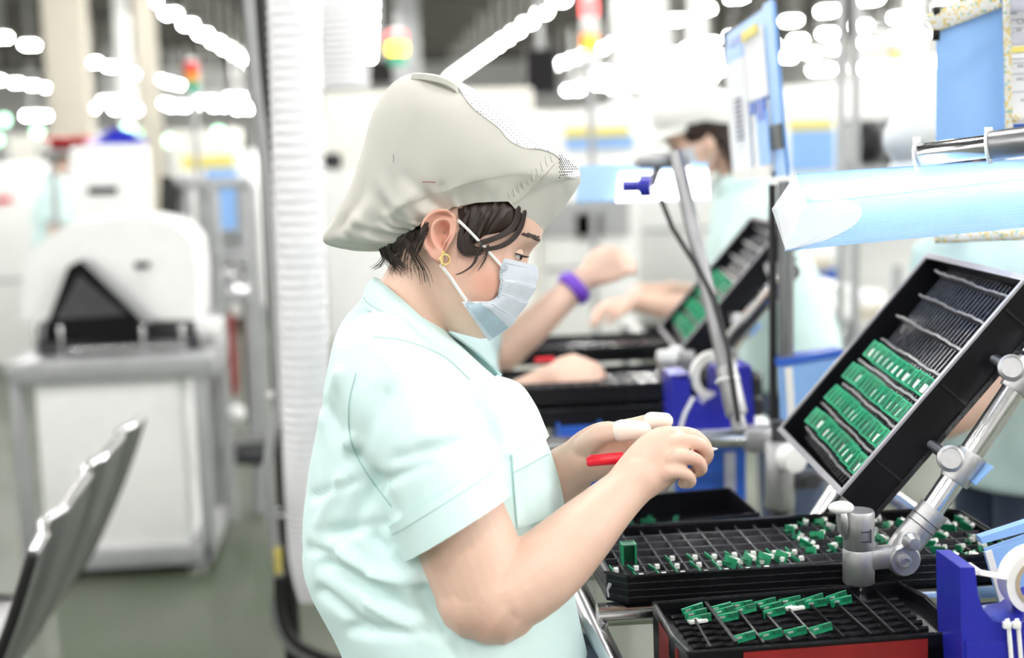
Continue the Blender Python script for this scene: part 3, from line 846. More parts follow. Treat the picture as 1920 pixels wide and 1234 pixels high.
# trousers and shoes below the frame
tr = MB(); hz = W(860, 1300)
for s in (1, -1):
    hip = W(880, 1270) + BACK * s * .085; kn = V((hip.x + .01, hip.y, .48)); an = V((hip.x - .02, hip.y, .09))
    tr.tube([hip, (hip + kn) / 2, kn, (kn + an) / 2, an], [.125, .095, .075, .07, .075], 20)
    MB().loft([[V((an.x - .06 + .26 * u, an.y + w * math.cos(2 * PI * k / 14), max(.0, .035 + h * math.sin(2 * PI * k / 14)))) for k in range(14)]
               for u, w, h in ((0, .02, .03), (.08, .036, .05), (.35, .042, .055), (.65, .047, .042), (.9, .04, .034), (1, .015, .02))]).build('shoe', 'shoe', root)
tr.tube([W(870, 1240), W(880, 1330)], [.165, .16], 24)
tr.build('trousers', 'trousers', root)

# ---- pen
pa, pb = W(1100, 866, -.082), W(1346, 842, -.070); dr = (pb - pa).normalized(); L = (pb - pa).length
pen = thing('pen', 'slim red ballpoint pen held between her fingers', 'pen', pa)
MB().lathe([(.0042, 0), (.0058, .002), (.0060, .03), (.0055, .06), (.0055, L - .018), (.0045, L - .011), (.0028, L - .006)], pa, dr, 14).build('barrel', 'red_plastic', pen)
MB().lathe([(.0026, L - .006), (.0011, L - .001), (.0006, L)], pa, dr, 10).build('tip', 'solder', pen)
MB().tube([pa + dr * .004 + UPC * .0060, pa + dr * .04 + UPC * .0060], .0012, 6).build('clip', 'red_plastic', pen)
# ------------------------------------------------------------------ the bench in front of her
BR = V((.547, 1.62, 1.1056)); TW, TLN = .4115, .3388
_yaw, _tilt, _rot = -.121, .857, .026
_L = V((math.cos(_tilt) * math.cos(_yaw), math.cos(_tilt) * math.sin(_yaw), math.sin(_tilt))); _S = V((-math.sin(_yaw), math.cos(_yaw), 0))
TL_ = _L * math.cos(_rot) + _S * math.sin(_rot); TS_ = _S * math.cos(_rot) - _L * math.sin(_rot); TN_ = TL_.cross(TS_).normalized()
TM = Matrix((TS_, TL_, TN_)).transposed()                       # local (u, v, n) -> world

def frame_walls(mb, poly_o, poly_i, z0, z1):
    """walls between an outer and an inner polygon (lists of xy), z0 bottom, z1 top"""
    n = len(poly_o)
    for i in range(n):
        j = (i + 1) % n; a, b, c, d = poly_o[i], poly_o[j], poly_i[j], poly_i[i]
        vs = [V((*p, z)) for z in (z0, z1) for p in (a, b, c, d)]
        mb.add(vs, [(0, 3, 2, 1), (4, 5, 6, 7), (0, 1, 5, 4), (1, 2, 6, 5), (2, 3, 7, 6), (3, 0, 4, 7)])
    return mb

# ---- flat tray with the cell grid
T1 = dict(x0=.258, x1=.765, y0=1.589, y1=1.800, zt=1.030, zb=.996)
def grid_tray(name, label, T, nx, ny, group=None, mottled=True):
    x0, x1, y0, y1, zt, zb = (T[k] for k in ('x0', 'x1', 'y0', 'y1', 'zt', 'zb'))
    t = thing(name, label, 'tray', ((x0 + x1) / 2, (y0 + y1) / 2, zb), group)
    c = .022; w = .006
    o = [(x0 + c, y0), (x1 - c, y0), (x1, y0 + c), (x1, y1 - c), (x1 - c, y1), (x0 + c, y1), (x0, y1 - c), (x0, y0 + c)]
    i = [(x0 + c + w * .4, y0 + w), (x1 - c - w * .4, y0 + w), (x1 - w, y0 + c + w * .4), (x1 - w, y1 - c - w * .4), (x1 - c - w * .4, y1 - w), (x0 + c + w * .4, y1 - w), (x0 + w, y1 - c - w * .4), (x0 + w, y0 + c + w * .4)]
    m = frame_walls(MB(), o, i, zb, zt)
    m.prism([V((*p, zb)) for p in o], (0, 0, .003))
    b = m.build('body', 'black_plastic', t, smooth=False)
    rl = MB()
    for k in range(8):
        rl.tube([V((*o[k], zt)), V((*o[(k + 1) % 8], zt))], .0022, 6)
        for zz in (.25, .5, .75): rl.tube([V((*o[k], lerp(zb, zt, zz))), V((*o[(k + 1) % 8], lerp(zb, zt, zz)))], .0009, 5)
    rl.build('rim', 'black_edge', t)
    zg = zt - .006
    for k in range(1, nx):
        x = lerp(x0, x1, k / nx); e = c if k in (1, nx - 1) else w
        MB().box((x, (y0 + y1) / 2, (zg + zb + .003) / 2), (.0022, y1 - y0 - 2 * e, zg - zb - .003)).build('divider', 'grid_bar', t, smooth=False)
    for k in range(1, ny):
        y = lerp(y0, y1, k / ny); e = c if k in (1, ny - 1) else w
        MB().box(((x0 + x1) / 2, y, (zg + zb + .003) / 2 + .0006), (x1 - x0 - 2 * e, .0022, zg - zb - .003)).build('divider', 'grid_bar', t, smooth=False)
    return t
tray1 = grid_tray('component_tray', 'flat black tray with a cell grid under her forearm and the sloping tray', T1, 20, 7)
MB().tube([(.262, 1.607, 1.016), (.2575, 1.600, 1.012), (.2575, 1.592, 1.006)], [.0028, .0012, .0012], 8).build('scratch_mark', 'rim_grey', tray1)

# ---- little circuit boards
def board_proto(name, label, kind, group):
    t = thing(name, label, 'circuit board', (0, 0, 0), group)
    if kind == 'stick':                                     # thin green strip with a pale plug, lies across a cell
        MB().box((0, .002, .004), (.0014, .023, .0040)).build('board', 'pcb', t, smooth=False)
        MB().box((.003, -.008, .007), (.0056, .0050, .0056), bev=.0005).build('plug', 'pin_white', t)
    elif kind == 'heap':                                    # green board with shiny shield and plug, tilted
        MB().box((0, 0, .002), (.0018, .019, .012)).build('board', 'pcb', t, smooth=False)
        MB().box((.004, .003, .004), (.006, .007, .008), bev=.0006).build('shield', 'solder', t)
        MB().box((.003, -.007, .007), (.006, .005, .005), bev=.0006).build('plug', 'pin_white', t)
        MB().box((-.004, .002, .001), (.006, .010, .0016)).build('side_board', 'pcb_dark', t, smooth=False)
    elif kind == 'card':                                    # board seen face on in the sloping tray
        MB().box((0, .013, 0), (.0016, .027, .024)).build('board', 'pcb', t, smooth=False)
        MB().box((-.0022, .0095, .002), (.0030, .012, .0060), bev=.0006).build('shield', 'pin_white', t)
        for q in (.0115, -.0115): MB().box((-.0014, .013, q), (.0016, .027, .0012)).build('edge_frame', 'pcb_light', t, smooth=False)
        for q in (.0258, .0006): MB().box((-.0014, q, 0), (.0016, .0014, .024)).build('edge_frame', 'pcb_light', t, smooth=False)
        MB().box((-.0014, .0095, .008), (.0012, .014, .0030)).build('slot', 'pcb_dark', t, smooth=False)
        MB().box((-.0014, .0205, .003), (.0014, .0045, .0045)).build('chip', 'pcb_dark', t, smooth=False)
        MB().box((-.0014, .0205, -.006), (.0014, .005, .003)).build('chip', 'solder', t, smooth=False)
    else:                                                   # flat strip lying in the lower tray
        MB().box((0, 0, .0035), (.026, .0022, .009)).build('board', 'pcb', t, smooth=False)
        MB().box((.007, -.0022, .006), (.010, .0024, .0042)).build('chip', 'pcb_dark', t, smooth=False)
        MB().box((-.006, -.0016, .005), (.006, .001, .002)).build('pad', 'solder', t, smooth=False)
    return t
class Stock:
    def __init__(s, *a): s.p = board_proto(*a); s.used = False
    def put(s, loc, rot=None, label=None, M_=None):
        o = copy_tree(s.p) if s.used else s.p
        s.used = True
        if M_ is not None: o.matrix_world = Matrix.Translation(V(loc)) @ M_.to_4x4()
        else: o.location = V(loc); o.rotation_euler = rot or (0, 0, 0)
        if label: o['label'] = label
        return o
stick = Stock('circuit_board', 'thin green circuit strip with a pale plug in the grid cells near the arm', 'stick', 'circuit strips in the flat grid tray')
zg = T1['zt'] - .006
cw = (T1['x1'] - T1['x0']) / 20; rh = (T1['y1'] - T1['y0']) / 7
for r, cols in ((0, (1, 2, 3, 4, 5, 6, 7)), (1, (0, 1, 2, 3, 4, 5, 6, 7, 8, 9)), (2, (3, 4, 5, 6, 7, 8, 9))):
    for c_ in cols:
        stick.put((T1['x0'] + cw * (c_ + .45) + rnd.uniform(-.002, .002), T1['y0'] + rh * (r + .55), zg - .004), (rnd.uniform(-.08, .08), 0, .12 + rnd.uniform(-.08, .08)))
heap = Stock('circuit_board', 'green circuit board with shiny shield heaped in the grid under the sloping tray', 'heap', 'circuit boards heaped in the flat grid tray')
for r in range(7):
    for c_ in range(10 if r > 1 else 12, 20):
        if rnd.random() < .22 or (r in (0, 1) and 13 < c_ < 16): continue
        heap.put((T1['x0'] + cw * (c_ + .5) + rnd.uniform(-.003, .003), min(T1['y1'] - .018, max(T1['y0'] + .018, T1['y0'] + rh * (r + .5))), zg - .003 + rnd.uniform(0, .003)), (rnd.uniform(-.4, .4), rnd.uniform(-.4, .4), rnd.uniform(-.9, .9)))
for (px, py) in ((1368, 1057), (1400, 1052), (1432, 1050), (1464, 1046)):
    p = onZ(px, py, 1.028); heap.put(p, (.1, .3, rnd.uniform(.2, .6)), 'upright green circuit board among the thin strips in the grid tray')
p = onZ(1178, 1052, 1.026)
t = thing('board_holder', 'empty green plastic clip standing in the corner of the grid tray', 'clip', p)
for dx in (-.008, .008):
    MB().box(p + V((dx, 0, .010)), (.002, .018, .026)).build('side', 'pcb', t, smooth=False)
MB().box(p + V((0, .008, .010)), (.016, .002, .026)).build('back', 'pcb_dark', t, smooth=False)
MB().box(p + V((0, 0, .0215)), (.016, .016, .0016)).build('top', 'pcb_dark', t, smooth=False)

# ---- lower tray with ridged slots and red bands
ZL = 1.012
qa = [onZ(1224, 1131, ZL), onZ(1262, 1196, ZL), onZ(1290, 1224, ZL), onZ(1799, 1186, ZL), onZ(1770, 1150, ZL), onZ(1735, 1118, ZL), onZ(1684, 1092, ZL)]
O = [(p.x, p.y) for p in qa]; cen = V((sum(p[0] for p in O) / 7, sum(p[1] for p in O) / 7))
I = [((p[0] - cen.x) * .975 + cen.x, (p[1] - cen.y) * .94 + cen.y) for p in O]
t2 = thing('ridged_tray', 'black ridged tray with red bands on its sides, below the grid tray', 'tray', (cen.x, cen.y, .945))
m = frame_walls(MB(), O, I, .945, ZL); m.prism([V((*p, .985)) for p in O], (0, 0, .014))
m.build('body', 'black_plastic', t2, smooth=False)
rm = MB()
for k in range(7): rm.tube([V((*O[k], ZL)), V((*O[(k + 1) % 7], ZL))], .0020, 6)
rm.build('rim', 'black_edge', t2)
p0, p1 = onZ(1393, 1216, ZL), onZ(1737, 1191, ZL)
yy = p0.y
def red_band(a, b, za, zb_, nm='red_band'):
    d = (b - a); n_ = V((d.y, -d.x, 0)).normalized(); 
    if n_.dot(V((*cen, 0)) - a) > 0: n_ = -n_
    q = [V((a.x, a.y, za)), V((b.x, b.y, za)), V((b.x, b.y, zb_)), V((a.x, a.y, zb_))]
    MB().prism([x - n_ * .001 for x in q], n_ * .0022).build(nm, 'red_label', t2, smooth=False)
fa, fb = V((*O[2], 0)), V((*O[3], 0))
red_band(fa.lerp(fb, .20), fa.lerp(fb, .88), .950, ZL - .004)
ga, gb = V((*O[0], 0)), V((*O[1], 0)); red_band(ga.lerp(gb, .35), gb.lerp(V((*O[2], 0)), .35), .950, ZL - .008)
# long dividers, ridges
far_a, far_b, nr_a, nr_b = onZ(1240, 1135, ZL), onZ(1690, 1100, ZL), onZ(1300, 1216, ZL), onZ(1775, 1180, ZL)
far_pts = [1283, 1316, 1366, 1406, 1454, 1496, 1542, 1588, 1634]; near_pts = [1332, 1380, 1432, 1482, 1530, 1582, 1634, 1676, 1722]
for k in range(9):
    a = onZ(far_pts[k], 1130 - .082 * (far_pts[k] - 1240), ZL - .004); b = onZ(near_pts[k], 1214 - .077 * (near_pts[k] - 1300), ZL - .004)
    h = .016 if k != 1 else .022; d = (b - a); n_ = V((d.y, -d.x, 0)).normalized() * (.0014 if k != 1 else .002)
    q = [V((a.x, a.y, .996)), V((b.x, b.y, .996)), b + V((0, 0, .003 if k == 1 else 0)), a + V((0, 0, .003 if k == 1 else 0))]
    MB().prism([x - n_ for x in q], n_ * 2).build('divider', 'black_edge', t2, smooth=False)
for k in range(7):
    f_ = (k + .6) / 7.4; a = far_a.lerp(nr_a, f_) + V((.008, 0, 0)); b = far_b.lerp(nr_b, f_) - V((.008, 0, 0))
    rd = MB(); n = 34
    rd.tube([V((lerp(a.x, b.x, i / n), lerp(a.y, b.y, i / n), 1.0000 + .0010 * math.sin(i * 2.1))) for i in range(n + 1)], .0034, 6)
    rd.build('ridge', 'black_edge', t2)
lowb = Stock('circuit_board', 'green circuit strip lying in a slot of the ridged tray', 'low', 'circuit strips in the ridged tray')
for k, (px, py) in enumerate([(1300, 1148), (1306, 1157), (1313, 1166), (1352, 1146), (1358, 1153), (1364, 1163), (1392, 1141), (1398, 1149), (1436, 1137), (1446, 1144), (1452, 1154), (1482, 1133), (1490, 1141), (1526, 1130), (1530, 1137), (1570, 1125), (1578, 1133),
                              (1396, 1201), (1446, 1196), (1492, 1191), (1540, 1185)]):
    lowb.put(onZ(px, py, 1.004), (rnd.uniform(-.15, .05), rnd.uniform(-.22, -.08), rnd.uniform(.05, .2)))
for px, py in ((1308, 1164), (1490, 1140)):
    p = onZ(px, py, 1.006); one(MB().box(p, (.022, .010, .004), Matrix.Rotation(.2, 3, 'Z'), .001), 'white_connector', 'pin_white', 'small white plastic connector among the green strips in the ridged tray', 'connector', 'white connectors')

# ---- sloping tray
def UV(u, v_, n): return BR + TM @ V((u, v_, n))
DEP = .046
tray3 = thing('sloping_tray', 'black slotted tray propped up at a slope above the grid tray', 'tray', BR + TM @ V((TW / 2, 0, -DEP)))
m = MB(); w = .007
def tbox(mb, u0, u1, v0, v1, n0, n1, bev=0):
    mb.box(UV((u0 + u1) / 2, (v0 + v1) / 2, (n0 + n1) / 2), (u1 - u0, v1 - v0, n1 - n0), TM, bev)
tbox(m, 0, w, 0, TLN, -DEP, 0); tbox(m, TW - w, TW, 0, TLN, -DEP, 0); tbox(m, w, TW - w, 0, w, -DEP, 0); tbox(m, w, TW - w, TLN - w, TLN, -DEP, 0); tbox(m, 0, TW, 0, TLN, -DEP - .004, -DEP + .001)
m.build('body', 'black_plastic', tray3, smooth=False)
m = MB(); a = -.0005
for u0, u1, v0, v1 in ((-.001, w, -.001, TLN + .001), (TW - w, TW + .001, -.001, TLN + .001), (w, TW - w, -.001, w), (w, TW - w, TLN - w, TLN + .001)): tbox(m, u0, u1, v0, v1, a, .0025)
m.build('rim', 'rim_grey', tray3, smooth=False)
m = MB(); tbox(m, -.004, 0, -.003, TLN + .003, -DEP - .004, -DEP + .002); m.build('foot_flange', 'black_edge', tray3, smooth=False)
for vv in (.17, .52, .86):
    m = MB(); tbox(m, -.0022, .0, TLN * vv, TLN * vv + .003, -DEP, -.004); m.build('side_rib', 'black_edge', tray3, smooth=False)
VD = [TLN * (.06 + .1225 * k) for k in range(8)]
card = Stock('circuit_board', 'green circuit board standing in a slot of the sloping tray by the hood', 'card', 'circuit boards in the sloping tray')
UMAX = TW * .85
for k in range(8):
    m = MB(); n = 40; top = []; pts_ = []
    for i in range(n + 1):
        u = lerp(w, UMAX + (.02 if k % 2 else 0), i / n); wob = .0009 * math.sin(i * .35 + k * 1.7) + .0005 * math.sin(i * 1.3 + k)
        pts_.append([UV(u, VD[k] + wob + q[0] + .010 * (i / n), q[1]) for q in ((-.0014, -.040), (.0014, -.040), (.0016, -.010), (-.0016, -.010))])
    m.loft(pts_); m.build('divider', 'divider_grey', tray3, smooth=False)
rows_v = [.008] + [v_ + .003 for v_ in VD]
for k in range(9):
    v0 = rows_v[k] if k else w; v1 = (VD[k] - .003 if k < 8 else TLN - w - .004); m = MB(); n = 24
    for i in range(n):
        u = lerp(.012, UMAX - .008, i / (n - 1)); sh_ = .010 * (u / UMAX)
        m.box(UV(u, (v0 + v1) / 2 + sh_, -.030), (.0034, v1 - v0, .024), TM)
    f_ = m.build('slot_fins', 'fin', tray3, smooth=False); f_['kind'] = 'stuff'
cards = []
for k, n, u1 in ((0, 14, UMAX - .01), (1, 16, UMAX - .01), (2, 16, UMAX - .01), (3, 11, UMAX - .02)):
    for i in range(n):
        u = lerp(.020 if k < 3 else .055, u1, i / (n - 1)) + rnd.uniform(-.0025, .0025)
        lean = Matrix.Rotation(rnd.uniform(.50, .95), 3, 'Y') @ Matrix.Rotation(rnd.uniform(-.22, .12), 3, 'Z')
        o = card.put(UV(u, VD[k] + .006 + .010 * u / UMAX + rnd.uniform(0, .003), -.012), M_=TM @ lean); cards.append(o)

# ---- pipe stand that carries the sloping tray
YP = 1.568
pc = onY(1610, 1040, YP)
stand = thing('tray_stand', 'chrome pipe stand with grey cast joint and hinged arm propping the sloping tray', 'stand', (pc.x, pc.y, 0))
def Q(px, py, Y=YP): return onY(px, py, Y)
zt = lambda py: Q(1610, py).z
MB().lathe([(.0140, 0), (.0140, zt(1085))], (pc.x, pc.y, 0), n=24).build('post', 'chrome', stand)
MB().lathe([(.0175, zt(1092)), (.0185, zt(1090)), (.0185, zt(1030)), (.0178, zt(1028))], (pc.x, pc.y, 0), n=28).build('lower_sleeve', 'cast_zinc', stand)
up = MB().lathe([(.0174, zt(1028)), (.0182, zt(1026)), (.0182, zt(962)), (.017, zt(957)), (.001, zt(956))], (pc.x, pc.y, 0), n=28).build('upper_sleeve', 'cast_zinc', stand)
for z_ in (990, 1008):
    MB().box((pc.x + .002, pc.y - .0186, zt(z_)), (.012, .0012, .0016)).build('interlock_line', 'dark_steel', up)
MB().box((pc.x + .008, pc.y - .0182, (zt(985) + zt(1012)) / 2), (.0012, .0016, .016)).build('interlock_line', 'dark_steel', up)
MB().loft([[Q(1586, 985) + V((-.001, 0, 0)) + V((0, .012 * math.cos(2 * PI * k / 16), .02 * math.sin(2 * PI * k / 16))) for k in range(16)], [Q(1572, 975) + V((0, .009 * math.cos(2 * PI * k / 16), .018 * math.sin(2 * PI * k / 16) + .004)) for k in range(16)]]).build('lug', 'cast_zinc', stand)
MB().sphere(Q(1577, 952), .011, 14, 10, (1.4, 1, .7)).build('cap_knob', 'white_paint', stand)
# hinge
h0, h1 = Q(1632, 1042, YP - .004), Q(1690, 1046, YP - .004)
hg = MB(); ax = V((0, -1, 0))
hg.box((h0 + h1) / 2, ((h1 - h0).length + .01, .022, .026), Matrix.Rotation(-.05, 3, 'Y'), .006); hg.lathe([(.0180, -.013), (.0195, -.010), (.0195, .010), (.017, .014)], h1, ax, 26)
hg.build('hinge_lug', 'cast_zinc', stand)
MB().lathe([(.0085, .013), (.0085, .018), (.005, .0185), (.005, .016), (.0005, .016)], h1 + V((-.002, 0, 0)), ax, 14).build('bolt', 'cast_zinc', stand)
s0, s1 = Q(1683, 1038), Q(1752, 955)
dS = (s1 - s0).normalized()
MB().lathe([(.0120, -.004), (.0165, .004), (.0182, .018), (.0185, (s1 - s0).length)], s0, dS, 26).build('arm_socket', 'cast_zinc', stand)
for f_ in (.62, .76): MB().torus(s0 + dS * (s1 - s0).length * f_, dS, .0186, .0007, 26, 5).build('socket_line', 'dark_steel', stand)
MB().lathe([(.0105, .0), (.0105, .006), (.0075, .010), (.0065, .014), (.004, .0142)], Q(1707, 1014, YP - .016), ax, 16).build('bolt', 'cast_zinc', stand)
e1 = Q(1960, 645)
MB().tube([s1 - dS * .02, e1], .0142, 26).build('arm_tube', 'chrome', stand)
dT = (e1 - s1).normalized()
for px, py in ((1806, 876), (1921, 708)):
    c = Q(px, py); a = s1 + dT * (c - s1).dot(dT)
    cl_ = MB().lathe([(.0175, -.020), (.0182, -.018), (.0182, .018), (.0175, .020)], a, dT, 26).build('clamp', 'cast_zinc', stand)
    nrm = TN_
    MB().lathe([(.014, -.004), (.0155, 0), (.0155, .008), (.012, .010), (.012, .008), (.005, .008)], a + nrm * .018 - V((.004, .006, 0)), V((-.3, -1, .3)), 20).build('clamp_boss', 'cast_zinc', cl_)
    MB().tube([a, a + nrm * .045 + V((0, .07, 0))], .007, 10).build('tray_hook', 'dark_steel', cl_)
    MB().box(a + V((.016, -.012, -.006)), (.004, .020, .030), Matrix.Rotation(.8, 3, 'Y'), .001).build('clamp_tab', 'blue_sheet', cl_)
# second, far arm carrying the other side of the tray
fo = V((.02, .30, .0))
f0, f1 = s1 + fo - dT * .12, e1 + fo
MB().tube([f0, f1], .0142, 16).build('arm_tube', 'chrome', stand)
MB().tube([V((f0.x, f0.y, 0)), f0], .0142, 16).build('post', 'chrome', stand)
MB().tube([f1 - dT * .03, e1 - dT * .03], .0142, 16).build('cross_tube', 'chrome', stand)

# ---- bench pipe frame
zr = .96
bench = thing('pipe_bench', 'chrome pipe work bench frame that carries the trays along the line', 'bench', (.5, 2.4, 0))
for X_, z_ in ((.245, zr), (.80, zr)):
    MB().tube([(X_, 1.18, z_), (X_, 2.42, z_)], .0140, 16).build('rail', 'chrome', bench); MB().tube([(X_, 2.74, z_ - .03), (X_, 4.6, z_ - .03)], .0140, 16).build('rail', 'chrome', bench)
for Y_, z_ in ((1.42, .931), (1.53, .931), (1.60, .982), (1.775, .982), (2.05, .925), (2.76, .93), (3.1, .93), (3.4, .93)):
    MB().tube([(.245, Y_, z_), (.625 if Y_ < 1.55 else .80, Y_, z_)], .0140, 14).build('cross_tube', 'chrome', bench)
for X_ in (.245, .80):
    for Y_ in (1.25, 2.38, 2.76, 4.5):
        MB().tube([(X_, Y_, 0), (X_, Y_, zr if Y_ < 2.5 else zr - .03)], .0140, 14).build('leg', 'chrome', bench)
    MB().tube([(X_, 1.2, .25), (X_, 4.5, .25)], .0140, 14).build('stretcher', 'chrome', bench)
lab = onZ(1150, 1200, zr); MB().box((.243, 1.30, zr + .002), (.024, .05, .026), None, .003).build('rail_label', 'paper', bench)

# ---- blue tape dispenser with roll
YD = 1.34
def D(px, py, Y=YD): return onY(px, py, Y)
disp1 = thing('tape_dispenser', 'deep blue tape dispenser with a white roll beside the ridged tray', 'tape dispenser', D(1870, 1260))
poly = [(1800, 1064), (1828, 1064), (1833, 1110), (1842, 1142), (1862, 1164), (1890, 1172), (1925, 1166), (1960, 1140), (1985, 1130), (2010, 1150), (2012, 1290), (1808, 1290), (1802, 1180)]
MB().prism([D(*p) for p in poly], (0, .062, 0)).build('body', 'blue_deep', disp1, angle=35)
MB().prism([D(*p, YD - .003) for p in ((1812, 1204), (2012, 1200), (2012, 1290), (1812, 1290))], (0, .068, 0)).build('base', 'blue_deep', disp1)
rc = D(1940, 1086, YD + .031)
rl = MB().loft([[rc + V((r * math.cos(2 * PI * k / 40), y, r * math.sin(2 * PI * k / 40))) for k in range(40)] for r, y in ((.026, -.012), (.0355, -.012), (.0355, .012), (.026, .012), (.026, -.012))], False).build('tape_roll', 'tape_white', disp1)
MB().loft([[rc + V((r * math.cos(2 * PI * k / 40), y, r * math.sin(2 * PI * k / 40))) for k in range(40)] for r, y in ((.022, -.013), (.0265, -.013), (.0265, .013), (.022, .013), (.022, -.013))], False).build('roll_core', 'tape_core', disp1)
ta, tb = D(1802, 1068, YD + .031), rc + V((-.0335, 0, .004))
MB().add([ta + V((0, s * .011, 0)) for s in (-1, 1)] + [tb + V((0, s * .011, 0)) for s in (1, -1)], [(0, 1, 2, 3)]).build('tape_strip', 'tape_white', disp1, solid=.0012)
MB().box(ta + V((.007, 0, 0)), (.018, .026, .006), None, .001).build('cutter_lip', 'tape_white', disp1)
for x_ in (1888, 1906):
    MB().tube([D(x_, 1160, YD - .004), D(x_ + 3, 1172, YD - .006), D(x_ + 8, 1234, YD - .006), D(x_ + 10, 1290, YD - .006)], .0024, 8).build('zip_tie', 'zip', disp1)
    MB().box(D(x_, 1172, YD - .008), (.008, .006, .007), None, .001).build('zip_head', 'zip', disp1)
tb_ = thing('dispenser_shelf', 'dark steel shelf on the bench rail under the tape dispenser', 'shelf', (D(1900, 1291).x, YD + .03, D(1900, 1291).z - .006))
MB().box((D(1900, 1291).x, YD + .03, D(1900, 1291).z - .004), (.16, .11, .006), None, .001).build('plate', 'dark_steel', tb_)
MB().tube([(D(1900, 1291).x, YD + .03, 0), (D(1900, 1291).x, YD + .03, D(1900, 1291).z - .006)], .014, 12).build('post', 'chrome', tb_)

# ---- light blue corrugated bin at the right
bn = thing('corrugated_bin', 'light blue corrugated plastic pocket with clear tape behind the tape dispenser', 'bin', D(1900, 1240, 1.45))
MB().prism([D(*p, 1.45) for p in ((1846, 1036), (1960, 996), (1960, 1230), (1902, 1230))], (0, .004, 0)).build('front_panel', 'blue_sheet', bn, smooth=False)
MB().prism([D(*p, 1.448) for p in ((1838, 1008), (1960, 968), (1960, 988), (1842, 1020))], (0, .012, 0)).build('top_flap', 'blue_sheet', bn, smooth=False)
MB().prism([D(*p, 1.447) for p in ((1848, 1036), (1860, 1032), (1916, 1228), (1904, 1230))], (0, .003, 0)).build('tape_edge', 'tape_white', bn, smooth=False)
MB().prism([D(*p, 1.55) for p in ((1846, 1030), (1960, 990), (1960, 1230), (1902, 1230))], (0, .004, 0)).build('rear_panel', 'blue_sheet', bn, smooth=False)
MB().prism([D(1902, 1230, 1.45), D(1960, 1230, 1.45), D(1960, 1230, 1.55), D(1902, 1230, 1.55)], (0, 0, .004)).build('bottom', 'blue_sheet', bn, smooth=False)

# ---- lamp hood of ribbed blue plastic
def hp(px, py, d): return pix(px, py, d)
# profile at the left end, then the same profile further right
endL = [(1492, 326, 1.66), (1514, 381, 1.58), (1473, 468, 1.52), (1447, 392, 1.62)]
endR = [(1960, 296, 1.86), (1962, 330, 1.76), (1962, 420, 1.70), (1962, 380, 1.82)]
hood = thing('lamp_hood', 'pale blue ribbed plastic hood over the sloping tray with a tube lamp inside', 'lamp', hp(1473, 468, 1.52))
A = [hp(*p) for p in endL]; B = [hp(*p) for p in endR]
def sheet(a0, a1, b0, b1, name, ribs=0):
    nu = 24; nv = max(2, ribs * 4 + 1); n_ = (b0 - a0).cross(a1 - a0).normalized(); g = []
    if n_.dot(CAM - a0) < 0: n_ = -n_
    for i in range(nu + 1):
        p, q = a0.lerp(b0, i / nu), a1.lerp(b1, i / nu)
        g.append([p.lerp(q, j / (nv - 1)) + n_ * (.0011 * math.sin(2 * PI * ribs * j / (nv - 1)) if ribs else 0) for j in range(nv)])
    return MB().grid(g).build(name, 'hood', hood, solid=.0016)
sheet(A[0], A[1], B[0], B[1], 'top_panel')
sheet(A[1], A[2], B[1], B[2], 'front_panel', 15)
sheet(A[0], A[3] * .55 + (A[0] - UPC * .05) * .45, B[0], B[3], 'rear_panel')
# folded film at the open end
film = mat('clear_film', (.93, .96, 1.), .10, noise_amt=.03, Alpha=.38)
em = (A[0] + A[1] + A[2]) / 3 - RIGHT * .022
fm = MB(); fm.add([A[0], A[1], A[2], hp(*endL[3]), em], [(0, 1, 4), (1, 2, 4), (2, 3, 4), (3, 0, 4)])
fm.build('end_film', 'clear_film', hood, smooth=False, solid=.001)
g = []
for i in range(13):
    a = i / 12; row = []
    for j in range(13):
        b = j / 12; p = A[1].lerp(A[2], b); q = p + (B[1] - A[1]) * (.24 * math.sqrt(max(0, 1 - (2 * b - .9) ** 2 * .8)) * a)
        row.append(q + (CAM - q).normalized() * (.0022 + .0008 * math.sin(i * 1.7 + j)))
    g.append(row)
MB().grid(g).build('tape_film', 'clear_film', hood, solid=.0006)
emit('task_glow', (.93, .97, 1), 7)
ta, tb = A[2].lerp(A[0], .52) + (B[0] - A[0]) * .05 + BACK * -.01, B[2].lerp(B[0], .52)
MB().tube([ta, tb], .013, 14).build('lamp_tube', 'task_glow', hood)
# chrome tube tied along the hood
h0, h1 = hp(1714, 292, 1.70), hp(1990, 256, 1.62)
sup = thing('hood_tube', 'thick chrome tube tied to the hood with white zip ties', 'tube', h0)
dv = (h1 - h0).normalized(); Lh = (h1 - h0).length
MB().lathe([(.0128, 0), (.0136, .001), (.0136, .088), (.0136, Lh)], h0, dv, 26).build('inner_tube', 'chrome', sup)
MB().lathe([(.0165, .088), (.0172, .090), (.0172, Lh), (.016, Lh)], h0, dv, 26).build('outer_sleeve', 'bench_steel', sup)
for f_ in (.003, .086):
    c = h0 + dv * f_; MB().torus(c - UPC * .002, dv, .0180 if f_ > .05 else .0155, .0019, 26, 6).build('zip_tie', 'zip', sup)
    MB().box(c + UPC * .018, (.008, .007, .008), None, .001).build('zip_head', 'zip', sup)
# dark post that carries board and hood
pp = onY(1990, 700, 1.80)
post = thing('bench_post', 'tall dark steel post at the end of the sloping tray', 'post', (pp.x, pp.y, 0))
MB().tube([(pp.x, pp.y, 0), (pp.x, pp.y, 2.15)], .016, 16).build('pole', 'dark_steel', post)
MB().lathe([(.026, 0), (.026, .04), (.018, .05)], (pp.x, pp.y, 0), n=18).build('foot', 'dark_steel', post)

